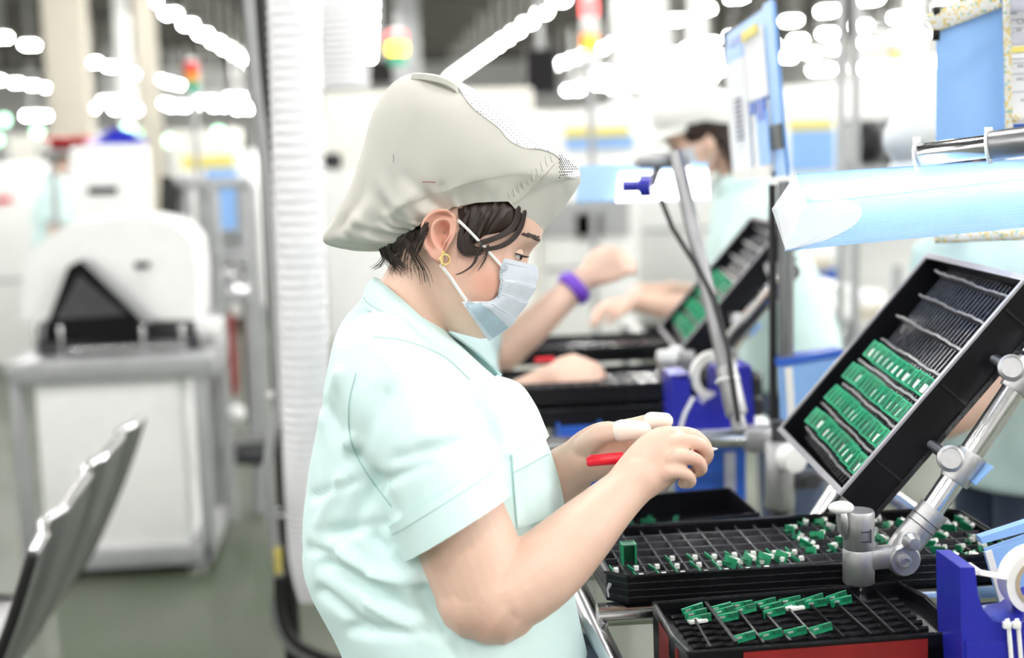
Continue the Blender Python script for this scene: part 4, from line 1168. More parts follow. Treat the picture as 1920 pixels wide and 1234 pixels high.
# ---- hanging blue board with braided edging
def bq(px, py, d=1.95): return pix(px, py, d)
brd = thing('blue_board', 'plain light blue plastic board with braided tape along its top', 'board', bq(1820, 285))
MB().prism([bq(1757, 60), bq(1876, 14), bq(1892, -40), bq(1892, 285), bq(1756, 292)], -BACK * .004).build('sheet', 'blue_sheet', brd, smooth=False)
MB().prism([bq(1870, -40), bq(1881, -40), bq(1881, 20), bq(1873, 10)], BACK * .002).build('fold', 'blue_mid', brd, smooth=False)
def strap(a, b, w0, name, par, d=1.94):
    A_, B_ = bq(*a, d), bq(*b, d); T = (B_ - A_).normalized(); n_ = T.cross(BACK).normalized(); hw = w0 / 2 / FPX * d; g = []
    for i in range(30):
        c = A_.lerp(B_, i / 29); g.append([c + n_ * hw * math.cos(2 * PI * k / 14) + BACK * .0045 * math.sin(2 * PI * k / 14) for k in range(14)])
    return MB().loft(g).build(name, 'braid', par)
strap((1744, 45), (1872, -4), 38, 'braided_strap', brd)
strap((1886, -30), (1892, 246), 15, 'braided_strap', brd)
MB().tube([bq(1744, 36, 1.935), bq(1733, 38, 1.935), bq(1734, 48, 1.935), bq(1744, 56, 1.935)], .0022, 8).build('cord_end', 'zip', brd)
for py in (24, 66): MB().box(bq(1755, py, 1.94), (.009, .008, .014), None, .001).build('clip', 'black_plastic', brd)
doc = thing('document_sheet', 'printed form in a clear sleeve beside the plain blue board', 'document', bq(1925, 230, 1.94))
MB().prism([bq(1893, -40, 1.945), bq(1990, -40, 1.945), bq(1990, 215, 1.945), bq(1898, 215, 1.945)], -BACK * .002).build('page', 'paper', doc, smooth=False)
MB().prism([bq(1892, -30, 1.943), bq(1990, -36, 1.943), bq(1990, 18, 1.943), bq(1893, 22, 1.943)], -BACK * .0012).build('header_band', 'paper_grey', doc, smooth=False)
MB().prism([bq(1894, 60, 1.943), bq(1990, 54, 1.943), bq(1990, 78, 1.943), bq(1894, 84, 1.943)], -BACK * .0012).build('header_band', 'paper_grey', doc, smooth=False)
MB().prism([bq(1897, 88, 1.943), bq(1990, 82, 1.943), bq(1990, 92, 1.943), bq(1897, 99, 1.943)], -BACK * .0012).build('yellow_band', 'yellow', doc, smooth=False)
for py in (36, 52, 110, 118, 138, 172): MB().tube([bq(1896, py + 1, 1.942), bq(1990, py - 4, 1.942)], .0005, 5).build('rule_line', 'ink', doc)
for py, x0, x1 in ((27, 1896, 1910), (58, 1906, 1916), (126, 1908, 1920), (150, 1906, 1922), (190, 1914, 1922)):
    for q in range(int((x1 - x0) / 2.4)):
        x = x0 + q * 2.4; MB().tube([bq(x, py, 1.942), bq(x + 1.2, py - 4 - (q % 2), 1.942)], .0005, 5).build('print_mark', 'ink', doc)
tx = bpy.data.curves.new('txt', 'FONT'); tx.body = 'CH TE'; tx.size = .0105; tx.extrude = .0002
to = bpy.data.objects.new('txt', tx); COL.objects.link(to)
tme = bpy.data.meshes.new_from_object(to.evaluated_get(bpy.context.evaluated_depsgraph_get())); bpy.data.objects.remove(to)
tR = Matrix((RIGHT, UPC, BACK)).transposed().to_4x4(); tme.transform(Matrix.Translation(bq(1906, 45, 1.9415)) @ tR)
link('lettering', tme, 'ink', doc)
strap((1897, 222), (1990, 216), 17, 'braided_strap', doc, 1.938)
MB().prism([bq(1898, 232, 1.945), bq(1990, 228, 1.945), bq(1990, 250, 1.945), bq(1898, 250, 1.945)], -BACK * .004).build('backing', 'blue_mid', doc, smooth=False)
# braided strap end hanging below the hood
sb = thing('strap_end', 'braided strap showing under the lower edge of the blue hood', 'strap', bq(1760, 448, 1.98))
strap((1752, 446), (1960, 438), 20, 'band', sb, 1.98)

# arms of the post that carry the hood tube and the board
MB().tube([(pp.x, pp.y, h1.z), h1 - dv * .02], .0135, 14).build('hood_arm', 'chrome', post)
ba = bq(1760, 40, 1.975); MB().tube([(pp.x, pp.y, ba.z + .012), (pp.x, ba.y + .012, ba.z + .012), (ba.x, ba.y + .012, ba.z + .012)], .009, 12).build('board_rail', 'dark_steel', post)
# ------------------------------------------------------------------ other workers
def worker(label, foot, face, hands, shirt='mint', lean=.08, height=1.57, look=.25, cap_on=True, hair_len=0, group=None, legs=True, voxel=.006, head_shift=0., cap_mat='cap_cloth'):
    """foot: xy on the floor; face: facing angle; hands: two (wrist point, pointing direction[, elbow point]) or None (arms hang)"""
    F = V((math.cos(face), math.sin(face), 0)); Lf = V((-math.sin(face), math.cos(face), 0)); U = V((0, 0, 1)); k = height / 1.57
    o = V((foot[0], foot[1], 0))
    def P(x, y, z): return o + F * (x + lean * max(0, z - .9) / .5) * k + Lf * y * k + U * z * k
    r = thing('person', label, 'person', o, group)
    b = MB(); s = MB()
    def ell(mb, rows, n=24):
        mb.loft([[P(x + a * math.cos(2 * PI * i / n), y0 + w * math.sin(2 * PI * i / n), z) for i in range(n)] for x, y0, z, a, w in rows])
    ell(b, [(0, 0, .86, .10, .14), (0, 0, 1.1, .09, .13), (0, 0, 1.25, .09, .14), (0, 0, 1.32, .05, .06), (.01, 0, 1.38, .045, .05), (.02, 0, 1.42, .05, .05)])
    hc = P(.045 + head_shift, 0, 1.455)
    Hf = (F * math.cos(look) - U * math.sin(look)); Hu = (U * math.cos(look) + F * math.sin(look))
    def Hq(x, y, z): return hc + (Hf * x + Lf * y + Hu * z) * k
    rows = []
    for z, xf, xb, w in crv(HLV, 22):
        xm = lerp(xb, xf, .48); row = []
        for i in range(28):
            t = 2 * PI * i / 28; c, sn = math.cos(t), math.sin(t); y = w * sn
            x = xm + (xf - xm if c > 0 else xm - xb) * math.copysign(abs(c) ** .8, c)
            if c > 0: x += .018 * math.exp(-((z + .022) / .014) ** 2 - (y / .012) ** 2)
            row.append(Hq(x, y, z))
        rows.append(row)
    b.loft(rows)
    for sd in (1, -1): b.sphere(Hq(-.005, sd * .074, -.005), .03 * k, 12, 8, (.6, .35, 1))
    for sd in (1, -1):
        sh_ = P(0, sd * .165, 1.26); ua, fa = .27 * k, .235 * k
        if hands and hands[0 if sd > 0 else 1] is not None:
            hh = hands[0 if sd > 0 else 1]; wr, pd = V(hh[0]), V(hh[1]).normalized(); el_ = V(hh[2]) if len(hh) > 2 else None
        else:
            wr = P(.05, sd * .22, .80); pd = V((0, 0, -1)) + F * .2; pd.normalize(); el_ = None
        d = wr - sh_; D_ = min(d.length, ua + fa - .002); dn = d.normalized(); wr = sh_ + dn * D_ if el_ is None else wr
        a = (ua * ua - fa * fa + D_ * D_) / (2 * D_); h = math.sqrt(max(0, ua * ua - a * a))
        pole = (-U * .9 - F * .25 + Lf * sd * .35); pole = (pole - dn * pole.dot(dn)).normalized()
        el = sh_ + dn * a + pole * h if el_ is None else el_
        b.tube([sh_, sh_.lerp(el, .5), el], [.052 * k, .05 * k, .042 * k], 16, round_end=True)
        b.tube([el, el.lerp(wr, .35), wr], [.042 * k, .041 * k, .026 * k], 16, round_end=True)
        s.tube([P(0, sd * .12, 1.27), sh_, sh_.lerp(el, .45), sh_.lerp(el, .72)], [.06 * k, .072 * k, .072 * k, .074 * k], 18)
        side = pd.cross(U); side = side.normalized() if side.length > .1 else Lf
        nn = side.cross(pd).normalized(); ro = hh[3] if hands and len(hh) > 3 else 0.; side, nn = side * math.cos(ro) + nn * math.sin(ro), nn * math.cos(ro) - side * math.sin(ro)
        b.loft([[wr + pd * q * k + side * w_ * k * math.cos(2 * PI * i / 16) + nn * h_ * k * math.sin(2 * PI * i / 16) for i in range(16)] for q, w_, h_ in ((-.01, .026, .022), (.03, .036, .017), (.07, .042, .015), (.09, .036, .013))])
        for f_, (yy, ln) in enumerate(((-.030, .065), (-.010, .075), (.010, .07), (.028, .055))):
            p0 = wr + (pd * .075 + side * yy) * k; p1 = p0 + (pd * .6 - nn * .25) * ln * .6 * k; p2 = p1 + (pd * .5 - nn * .75) * ln * .5 * k
            b.tube([p0, p1, p2], [.0095 * k, .009 * k, .0075 * k], 10, round_end=True)
        p0 = wr + (pd * .02 - side * .03 * 1) * k; b.tube([p0, p0 + (pd * .035 - side * .022 - nn * .012) * k, p0 + (pd * .072 - side * .018 - nn * .03) * k], [.013 * k, .011 * k, .008 * k], 10, round_end=True)
    link('body', remesh(b, voxel, 4), 'skin', r)
    ell(s, [(0, 0, .80, .135, .185), (0, 0, .95, .13, .175), (.005, 0, 1.08, .125, .17), (.01, 0, 1.2, .118, .18), (0, 0, 1.28, .095, .165), (0, 0, 1.325, .075, .10), (.005, 0, 1.355, .06, .07)])
    me = remesh(s, .009, 6)
    for v_ in me.vertices: v_.co += v_.normal * (.006 * noise.noise(v_.co * 9) + .004)
    so = link('shirt', me, shirt, r)
    cl = []
    for i in range(21):
        a = -PI * .86 + i / 20 * PI * 1.72; dx, dy = -math.cos(a), math.sin(a)
        cl.append([P(.008 + .062 * dx, .07 * dy, 1.375 - .02 * -dx * -1), P(.008 + .085 * dx, .098 * dy, 1.345 - .03 * max(0, dx))])
    MB().grid(cl).build('collar', shirt, so, solid=.003)
    # cap with visor, hair, mask
    if cap_on:
        g = []
        for i in range(40):
            t = 2 * PI * i / 40; row = []
            for j in range(13):
                q = j / 12; a = q * PI / 2; rr_ = math.cos(a) ** .75; bulge = 1 + .14 * math.sin(PI * min(1, q * 1.6))
                x = .118 * math.cos(t) if math.cos(t) > 0 else .125 * math.cos(t); z0 = .052 - .06 * max(0, -math.cos(t)) + .012 * max(0, math.cos(t))
                gth = .004 * math.sin(t * 19) * math.exp(-q * 6)
                row.append(Hq(-.006 + x * rr_ * bulge + gth * math.cos(t), (.090 + gth) * math.sin(t) * rr_ * bulge, lerp(z0, .165, math.sin(a)) - .03 * max(0, -math.cos(t)) * math.sin(PI * q)))
            g.append(row)
        co = MB().grid(g, True).build('cap', cap_mat, r, solid=.002)
        vs = []
        for i in range(15):
            a = -1.2 + i / 14 * 2.4
            vs.append([Hq(-.006 + .112 * math.cos(a), .086 * math.sin(a), .066), Hq(-.006 + .150 * math.cos(a), .088 * math.sin(a), .042)])
        MB().grid(vs).build('visor', cap_mat, co, solid=.003)
    hm = MB()
    for sd in (1, -1):
        for i in range(26):
            a = lerp(1.0, 3.1, i / 25); x0 = Hq(-.004 + .092 * math.cos(a), sd * .075 * math.sin(a), .055)
            ln = .05 + (.16 if hair_len and a > 1.9 else .03 if a > 1.6 else 0)
            hm.tube([x0, x0 - Hu * ln * .5 * k + Lf * sd * .003, x0 - Hu * ln * k - Hf * .004], [.010, .010, .002], 6)
    hm.build('hair', 'hair', r)
    mg = []
    for i in range(17):
        a = -1.15 + i / 16 * 2.3; row = []
        for j in range(7):
            q = j / 6; z = lerp(-.002, -.098, q); bl = .104 + .014 * math.exp(-((z + .03) / .03) ** 2) * math.exp(-(a / .5) ** 2)
            row.append(Hq(bl * math.cos(a) * (1 - .18 * q), .076 * math.sin(a) * (1 - .22 * q), z))
        mg.append(row)
    mo = MB().grid(mg).build('mask', 'mask_white', r, solid=.002)
    for sd in (1, -1):
        for z in (-.01, -.085): MB().tube([Hq(.04, sd * .071, z), Hq(.0, sd * .079, -.01 + (z + .01) * .4)], .0018, 6).build('ear_loop', 'elastic', mo)
        e = MB().sphere(Hq(.083, sd * .031, .010), .009 * k, 10, 8).build('eye', 'iris', r)
        MB().tube([Hq(.098, sd * .014, .030), Hq(.095, sd * .03, .035), Hq(.084, sd * .046, .030)], [.003, .003, .001], 6).build('eyebrow', 'brow', r)
    if legs:
        tr = MB()
        for sd in (1, -1):
            tr.tube([P(0, sd * .075, .86), P(.005, sd * .08, .48), P(-.01, sd * .085, .07)], [.092 * k, .075 * k, .07 * k], 16)
            MB().loft([[o + F * (-.05 + .25 * u) + Lf * (sd * .085 + w_ * math.cos(2 * PI * i / 12)) + U * max(0, .035 + h_ * math.sin(2 * PI * i / 12)) for i in range(12)] for u, w_, h_ in ((0, .02, .03), (.1, .036, .05), (.5, .045, .05), (.9, .04, .034), (1, .015, .02))]).build('shoe', 'shoe', r)
        tr.tube([P(0, 0, .84), P(0, 0, .92)], [.11 * k, .105 * k], 18)
        tr.build('trousers', 'trousers', r)
    return r

# neighbour standing just behind her, both arms reaching to the trays
c2 = pix(790, 700, 2.95)
w2 = worker('worker with a purple wristband standing behind the woman in the mask', (c2.x, c2.y), 0.0,
            [(pix(1098, 520, 3.02), (.92, .05, .36), pix(938, 668, 2.98), -1.0), (pix(1030, 706, 2.80), (.96, -.05, .02), pix(885, 800, 2.80), -.8)], lean=.08, height=1.50)
wb = pix(1076, 540, 3.015); wd = (pix(1098, 520, 3.02) - pix(938, 668, 2.98)).normalized()
MB().torus(wb, wd, .033, .0075, 28, 10, flat=1.9).build('wristband', 'purple', w2)
p = pix(1018, 676, 2.74)
pen2 = one(MB().tube([pix(1005, 676, 2.72), pix(1036, 674, 2.74)], .006, 10), 'marker_pen', 'red_plastic', 'red marker lying by the hand of the worker behind', 'pen')
# colleague across the bench, facing them
c3 = pix(1486, 560, 3.95)
worker('worker in white cap facing left across the bench, beside the far document board', (c3.x, c3.y), PI - .1,
       [(pix(1190, 566, 3.75), (-.95, -.1, -.12)), (pix(1255, 545, 3.95), (-.95, -.1, .10))], lean=.15, hair_len=1, look=.30, head_shift=.02, height=1.63, cap_mat='cap_white')
# colleague across the bench on the right, behind the hood
c4 = pix(1912, 600, 2.95)
worker('worker half hidden behind the blue board and the sloping tray', (c4.x, c4.y), PI + .15,
       [(pix(1650, 840, 2.75), (-.9, 0, -.1)), (pix(1700, 820, 2.9), (-.9, 0, -.1))], lean=.10, look=.4, cap_mat='cap_white')
# far worker by the white cabinet
c5 = onZ(105, 700, 0) ; c5 = pix(100, 400, 8.6)
worker('distant worker in mint shirt standing behind the white slotted box', (c5.x, c5.y), .4, None, lean=.02, look=.3, voxel=.010)
# ------------------------------------------------------------------ second work place further along the bench
D2 = pix(1272, 660, 2.93) - BR
def copy_at(src, off, label, group=None):
    o = copy_tree(src); o.location = src.location + off; o['label'] = label
    if group: o['group'] = group
    return o
tr2 = copy_at(tray3, D2, 'black slotted tray at a slope beside the chrome lamp pole, out of focus')
for k, o in enumerate(cards):
    if o.matrix_world.translation.length == 0: pass
    c = copy_tree(o); c.matrix_world = Matrix.Translation(D2) @ o.matrix_basis
    c['label'] = 'green circuit board in the far sloping tray by the lamp pole'; c['group'] = 'circuit boards in the far sloping tray'
t4 = copy_at(tray1, pix(1010, 700, 2.75) - pix(1178, 1052, 1.69) + V((0, .05, 0)), 'flat black grid tray in front of the worker behind')
off = V((-.03, 1.03, .035)); t4.location = tray1.location + off
t5 = copy_at(tray1, V((-.03, 1.03, -.004)), 'black grid tray stacked under the flat tray of the worker behind'); t4.location.z += .004
t6 = copy_at(tray1, V((-.03, 1.62, .02)), 'black grid tray beyond the purple wristband, by the worker across')
st2 = copy_at(stand, V((D2.x, D2.y, 0)), 'chrome pipe stand propping the far sloping tray')
# plain black tray just beyond the woman's hands
tp = thing('shallow_tray', 'shallow black tray of loose parts beyond her forearms', 'tray', (.55, 2.0, .942))
zs = .985
oo = [(p.x, p.y) for p in (onZ(1092, 998, zs), onZ(1424, 962, zs), onZ(1368, 914, zs), onZ(1120, 934, zs))]
cx_, cy_ = sum(p[0] for p in oo) / 4, sum(p[1] for p in oo) / 4; ii = [((p[0] - cx_) * .97 + cx_, (p[1] - cy_) * .95 + cy_) for p in oo]
x0, x1, y0, y1 = min(p[0] for p in ii), max(p[0] for p in ii) - .03, oo[0][1], oo[2][1]
frame_walls(MB(), oo, ii, .942, zs).prism([V((*p, .942)) for p in oo], (0, 0, .004)).build('body', 'black_plastic', tp, smooth=False)
lp = MB()
for k in range(30): lp.box((rnd.uniform(x0 + .02, x1 - .01), rnd.uniform(y0 + .02, y1 - .02), .950 + rnd.uniform(0, .006)), (.006, .010, .006), Matrix.Rotation(rnd.uniform(0, 3), 3, 'Z'))
o = lp.build('loose_parts', 'pcb_dark', tp, smooth=False); o['kind'] = 'stuff'
# cross rail with joint
yR = 2.32
a, b = onY(1010, 838, yR), onY(1500, 818, yR)
rail = thing('cross_rail', 'horizontal chrome pipe with dark cast joint behind her hands', 'rail', (b.x, yR, 0))
MB().tube([a, b], .0150, 18).build('pipe', 'chrome', rail)
jp = onY(1462, 900, 2.24)
MB().lathe([(.014, 0), (.014, jp.z + .1)], (jp.x, jp.y, 0), n=18).build('post', 'dark_steel', rail)
MB().lathe([(.024, onY(1462, 950, 2.24).z), (.025, onY(1462, 948, 2.24).z), (.025, onY(1462, 830, 2.24).z), (.022, onY(1462, 826, 2.24).z)], (jp.x, jp.y, 0), n=22).build('joint', 'cast_zinc', rail)
MB().lathe([(.022, 0), (.022, .028), (.015, .030)], onY(1474, 856, 2.22), V((.35, -1, 0)), 20).build('joint_cap', 'white_paint', rail)
MB().box(onY(1506, 898, 2.24), (.05, .03, .03), None, .008).build('joint_lug', 'dark_steel', rail)
MB().lathe([(.013, -.02), (.013, .02)], onY(1518, 898, 2.24), V((0, -1, 0)), 16).build('joint_pin', 'dark_steel', rail)
for X_ in (a.x + .02,):
    MB().tube([(X_, yR, 0), (X_, yR, a.z)], .014, 12).build('post', 'chrome', rail)
MB().box(onY(1420, 822, yR) , (.05, .042, .045), None, .01).build('coupler', 'cast_zinc', rail)
# second tape dispenser, roll behind the pole
Y2 = 2.42
def E2(px, py, Y=Y2): return onY(px, py, Y)
d2 = thing('tape_dispenser', 'deep blue tape dispenser behind the slanting chrome lamp pole', 'tape dispenser', E2(1330, 806))
MB().prism([E2(*p) for p in ((1257, 704), (1292, 700), (1296, 742), (1318, 758), (1344, 742), (1346, 694), (1408, 686), (1416, 792), (1400, 806), (1262, 806))], (0, .07, 0)).build('body', 'blue_deep', d2, angle=35)
rc = E2(1340, 704, Y2 + .02)
MB().loft([[rc + V((r * math.cos(2 * PI * k / 40), y, r * math.sin(2 * PI * k / 40))) for k in range(40)] for r, y in ((.030, -.012), (.044, -.012), (.044, .012), (.030, .012), (.030, -.012))], False).build('tape_roll', 'tape_white', d2)
MB().tube([E2(1300, 745, Y2 - .01), E2(1284, 775, Y2 - .012), E2(1276, 802, Y2 - .012)], .0035, 8).build('zip_tie', 'zip', d2)
MB().box(E2(1273, 702, Y2 + .03), (.03, .06, .006), None, .001).build('cutter_lip', 'tape_white', d2)
pl = E2(1335, 812, Y2 + .04)
sh2 = thing('shelf_plate', 'narrow white shelf plate under the second tape dispenser', 'shelf', (pl.x, pl.y, pl.z - .01))
MB().box((pl.x, pl.y, E2(1330, 806).z - .0045), (.22, .12, .008), None, .002).build('plate', 'white_paint', sh2)
MB().tube([(pl.x - .08, pl.y, 0), (pl.x - .08, pl.y, E2(1330, 806).z - .008)], .012, 12).build('post', 'chrome', sh2)
# blue parts bins below the rail
for k, (xa, ya, xb, yb, Y, lb) in enumerate(((1075, 870, 1150, 930, 2.50, 'small blue parts bin half hidden by the left hand'), (1268, 842, 1396, 940, 2.50, 'blue parts bin with a pale label under the cross rail'), (1050, 800, 1130, 838, 2.58, 'blue parts box under the flat tray of the worker behind'))):
    a, b = onY(xa, ya, Y), onY(xb, yb, Y); t = thing('parts_bin', lb, 'bin', ((a.x + b.x) / 2, Y + .05, b.z))
    m = MB(); cx = (a.x + b.x) / 2; w = b.x - a.x; h = a.z - b.z
    m.box((cx, Y, (a.z + b.z) / 2), (w, .005, h)).box((cx, Y + .12, (a.z + b.z) / 2), (w, .005, h)).box((a.x, Y + .06, (a.z + b.z) / 2), (.005, .12, h)).box((b.x, Y + .06, (a.z + b.z) / 2), (.005, .12, h)).box((cx, Y + .06, b.z), (w, .125, .005))
    m.build('shell', 'blue_mid', t, smooth=False)
    MB().box((cx + w * .28, Y - .004, (a.z + b.z) / 2), (w * .16, .002, h * .8)).build('label_card', 'paper_grey', t, smooth=False)
    MB().tube([(cx, Y + .06, 0), (cx, Y + .06, b.z)], .012, 10).build('support', 'chrome', t)
# light blue pocket beside the sloping tray
t = thing('corrugated_pocket', 'light blue corrugated plastic pocket with white stripe left of the sloping tray', 'bin', onY(1520, 800, 2.35))
MB().prism([onY(*p, 2.35) for p in ((1460, 682), (1580, 664), (1580, 790), (1466, 800))], (0, .005, 0)).build('front_panel', 'blue_sheet', t, smooth=False)
MB().prism([onY(*p, 2.345) for p in ((1472, 690), (1486, 688), (1492, 792), (1478, 794))], (0, .003, 0)).build('tape_stripe', 'tape_white', t, smooth=False)
MB().prism([onY(*p, 2.345) for p in ((1460, 674), (1582, 656), (1582, 668), (1460, 688))], (0, .045, 0)).build('top_edge', 'blue_mid', t, smooth=False)
MB().prism([onY(*p, 2.39) for p in ((1460, 682), (1580, 664), (1580, 790), (1466, 800))], (0, .005, 0)).build('rear_panel', 'blue_sheet', t, smooth=False)
# slanting lamp pole with bright lamp head
lpole = thing('lamp_pole', 'slanting chrome pole with clamp, cable and knob at the far lamp', 'pole', pix(1386, 806, 2.30))
pt = [pix(1388, 808, 2.30), pix(1266, 286, 2.42)]
MB().tube(pt, .0125, 18).build('pole', 'bench_steel', lpole)
MB().lathe([(.017, -.03), (.018, -.028), (.018, .05), (.016, .052)], pix(1374, 745, 2.315), pt[1] - pt[0], 18).build('sleeve', 'cast_zinc', lpole)
MB().torus(pix(1364, 713, 2.32), pt[1] - pt[0], .018, .003, 20, 6).build('zip_tie', 'zip', lpole)
MB().tube([pix(*p) for p in ((1240, 375, 2.40), (1262, 430, 2.38), (1300, 490, 2.36), (1340, 560, 2.33), (1366, 660, 2.30), (1384, 790, 2.28))], .0045, 8).build('cable', 'black_rubber', lpole)
MB().box(pix(1240, 300, 2.45), (.09, .05, .025), None, .006).build('clamp', 'cast_zinc', lpole)
MB().lathe([(.019, 0), (.019, .02), (.010, .022), (.010, .05)], pix(1222, 348, 2.40), V((-1, .3, 0)), 20).build('knob', 'blue_deep', lpole)
MB().tube([pix(1222, 345, 2.42), pix(1236, 306, 2.44)], .007, 10).build('stem', 'dark_steel', lpole)
lm = thing('lamp_hood', 'far blue lamp hood with glowing white panel behind the slanting pole', 'lamp', pix(1240, 380, 2.6))
A = [pix(1086, 322, 2.75), pix(1326, 316, 2.60), pix(1332, 376, 2.58), pix(1080, 384, 2.73)]
MB().prism([A[0] + UPC * .012, A[1] + UPC * .012, A[2] + UPC * .006, A[3] + UPC * .006], -BACK * .05).build('shade', 'hood', lm, smooth=False)
MB().prism([pix(1162, 324, 2.68), pix(1326, 318, 2.59), pix(1330, 372, 2.57), pix(1156, 378, 2.66)], -BACK * .004).build('light_panel', emit('panel_glow', (.96, .98, 1), 3.2), lm, smooth=False)
MB().tube([pix(1300, 320, 2.60), pix(1262, 300, 2.46)], .008, 10).build('bracket', 'chrome', lm)
# far document board (stands along the bench)
fb = thing('document_board', 'tall document board with blue edge and clipped papers beside the far worker', 'board', pix(1468, 335, 2.35))
nr0, nr1, fr0, fr1 = pix(1448, 2, 2.36), pix(1474, 330, 2.36), pix(1358, 66, 2.85), pix(1380, 338, 2.85)
nB = (nr1 - nr0).cross(fr0 - nr0).normalized(); nB = nB if nB.dot(CAM - nr0) > 0 else -nB
def BQ(u, v_, off=0.): return fr0.lerp(nr0, u).lerp(fr1.lerp(nr1, u), v_) + nB * off
def bpanel(u0, v0, u1, v1, off, m, nm): return MB().prism([BQ(u0, v0, off), BQ(u1, v0, off), BQ(u1, v1, off), BQ(u0, v1, off)], nB * .003).build(nm, m, fb, smooth=False)
bpanel(0, 0, 1, 1, -.006, 'blue_sheet', 'sheet')
bpanel(.86, -.01, 1.02, 1.0, .0, 'blue_sheet', 'edge_strip')
bpanel(.80, .70, 1.04, .84, .004, 'black_plastic', 'clip')
for i, (u0, v0, u1, v1, mm, lb) in enumerate(((.02, .22, .46, .98, 'paper', 'white page'), (.48, .10, .86, .52, 'paper', 'page'), (.52, .54, .86, .97, 'paper', 'page'))): bpanel(u0, v0, u1, v1, .004, mm, 'page')
bpanel(.05, .10, .44, .22, .003, 'blue_sheet', 'pocket'); bpanel(.20, .075, .44, .12, .005, 'blue_mid', 'tab'); bpanel(.50, .08, .80, .14, .009, 'yellow', 'tag')
bpanel(.54, .545, .64, .60, .009, 'blue_mid', 'tab'); bpanel(.70, .53, .84, .66, .009, 'blue_mid', 'tab'); bpanel(.66, .60, .86, .92, .008, 'blue_sheet', 'tab')
bpanel(.1, .93, .84, 1.0, .009, 'offwhite_paint', 'bottom_strip')
for k in range(9): bpanel(.20, .47 + .032 * k, .36, .482 + .032 * k, .0075, 'ink', 'print_line')
fp = pix(1473, 420, 2.42)
po = thing('bench_post', 'upright steel post below the far document board', 'post', (fp.x, fp.y, 0))
MB().tube([(fp.x, fp.y, 0), (fp.x, fp.y, pix(1473, 338, 2.42).z)], .0135, 16).build('pole', 'bench_steel', po)
MB().tube([(fp.x - .02, fp.y + .01, .6), (fp.x - .02, fp.y + .01, pix(1473, 345, 2.42).z)], .007, 10).build('cable', 'black_rubber', po)
MB().lathe([(.025, 0), (.025, .03), (.016, .04)], (fp.x, fp.y, 0), n=16).build('foot', 'dark_steel', po)
MB().tube([pix(1368, 640, 2.75), pix(1486, 508, 2.45)], .0145, 16).build('brace', 'chrome', po)

jp2 = onY(1252, 720, 2.67)
jt = thing('joint_post', 'grey cast pipe post with a white cap left of the second tape dispenser', 'post', (jp2.x, jp2.y, 0))
MB().lathe([(.014, 0), (.014, jp2.z)], (jp2.x, jp2.y, 0), n=16).build('pole', 'chrome', jt)
MB().lathe([(.019, onY(1252, 800, 2.67).z), (.020, onY(1252, 798, 2.67).z), (.020, onY(1252, 674, 2.67).z), (.018, onY(1252, 672, 2.67).z)], (jp2.x, jp2.y, 0), n=20).build('sleeve', 'cast_zinc', jt)
MB().lathe([(.021, onY(1252, 674, 2.67).z), (.022, onY(1252, 668, 2.67).z), (.020, onY(1252, 658, 2.67).z), (.002, onY(1252, 656, 2.67).z)], (jp2.x, jp2.y, 0), n=20).build('cap', 'white_paint', jt)
# ------------------------------------------------------------------ behind the woman: duct, cables, machines
def boxY(mb, x0, y0, x1, y1, Y, th, bev=0, grow=0):
    """box whose front face fills the rectangle (x0,y0)-(x1,y1) of the picture on the plane Y"""
    a, b = onY(x0, y0, Y), onY(x1, y1, Y); c = (a + b) / 2
    mb.box((c.x, Y + th / 2, c.z), (abs(b.x - a.x), th, abs(a.z - b.z)), None, bev)
    return a, b
def hose(name, label, pts, r, pitch, n=20, m='hose'):
    P = [V(p) for p in pts]; L = sum((P[i + 1] - P[i]).length for i in range(len(P) - 1)); q = crv([tuple(p) for p in P], int(L / pitch * 4)); 
    o = MB().tube([V(p) for p in q], [r * (1 + .035 * math.sin(i * PI / 2)) for i in range(len(q))], n)
    return one(o, name, m, label, 'hose')
Yd = 3.3
dpts = [onY(x, y, Yd) for x, y in ((545, -260), (550, -20), (556, 200), (563, 430), (570, 640), (576, 830), (583, 980), (592, 1060), (606, 1112))]
hose('ventilation_hose', 'white ribbed ventilation hose hanging behind her back', dpts, .058, .019)
hose('ventilation_hose', 'second white ribbed hose ending above the off-white machine', [onY(x, y, 5.2) for x, y in ((635, -200), (640, 0), (645, 90), (648, 165))], .088, .034)
# pole with cables beside the hose
pb = onY(516, 600, 3.45)
hp_ = thing('cable_pole', 'black pole with grey conduit and looped cables beside the white hose', 'pole', (pb.x, pb.y, 0))
MB().tube([onY(x, y, 3.45) for x, y in ((455, -60), (470, 130), (488, 260), (508, 420), (520, 620), (530, 850), (534, 960))], .0105, 10).build('black_cable', 'black_rubber', hp_)
pz = [onY(x, y, 3.40) for x, y in ((462, -60), (478, 150), (498, 330), (512, 520), (518, 640), (522, 760), (508, 830), (502, 900), (514, 1010), (524, 1080))]
MB().tube([V(q) for q in crv([tuple(p) for p in pz], 40)], .0125, 10).build('conduit', 'cable_grey', hp_)
MB().tube([V(q) for q in crv([tuple(onY(x, y, 3.42)) for x, y in ((524, 1070), (524, 1140), (548, 1200), (610, 1234), (660, 1240))], 24)], .0125, 10).build('loop', 'black_rubber', hp_)
MB().tube([V(q) for q in crv([tuple(onY(x, y, 3.42)) for x, y in ((520, 1100), (516, 1160), (545, 1215), (600, 1240))], 24)], .009, 10).build('loop', 'cable_grey', hp_)
q0 = onY(522, 700, 3.5); MB().tube([(q0.x, 3.5, 0), (q0.x, 3.5, 2.6)], .021, 14).build('post', 'black_rubber', hp_)
boxY_m = MB(); boxY(boxY_m, 513, 1030, 529, 1076, 3.38, .03); boxY_m.build('yellow_tag', 'yellow', hp_, smooth=False)
for y in (738, 960): MB().torus(onY(528, y, 3.45), (0, 0, 1), .034, .004, 20, 6).build('cable_tie', 'zip', hp_)
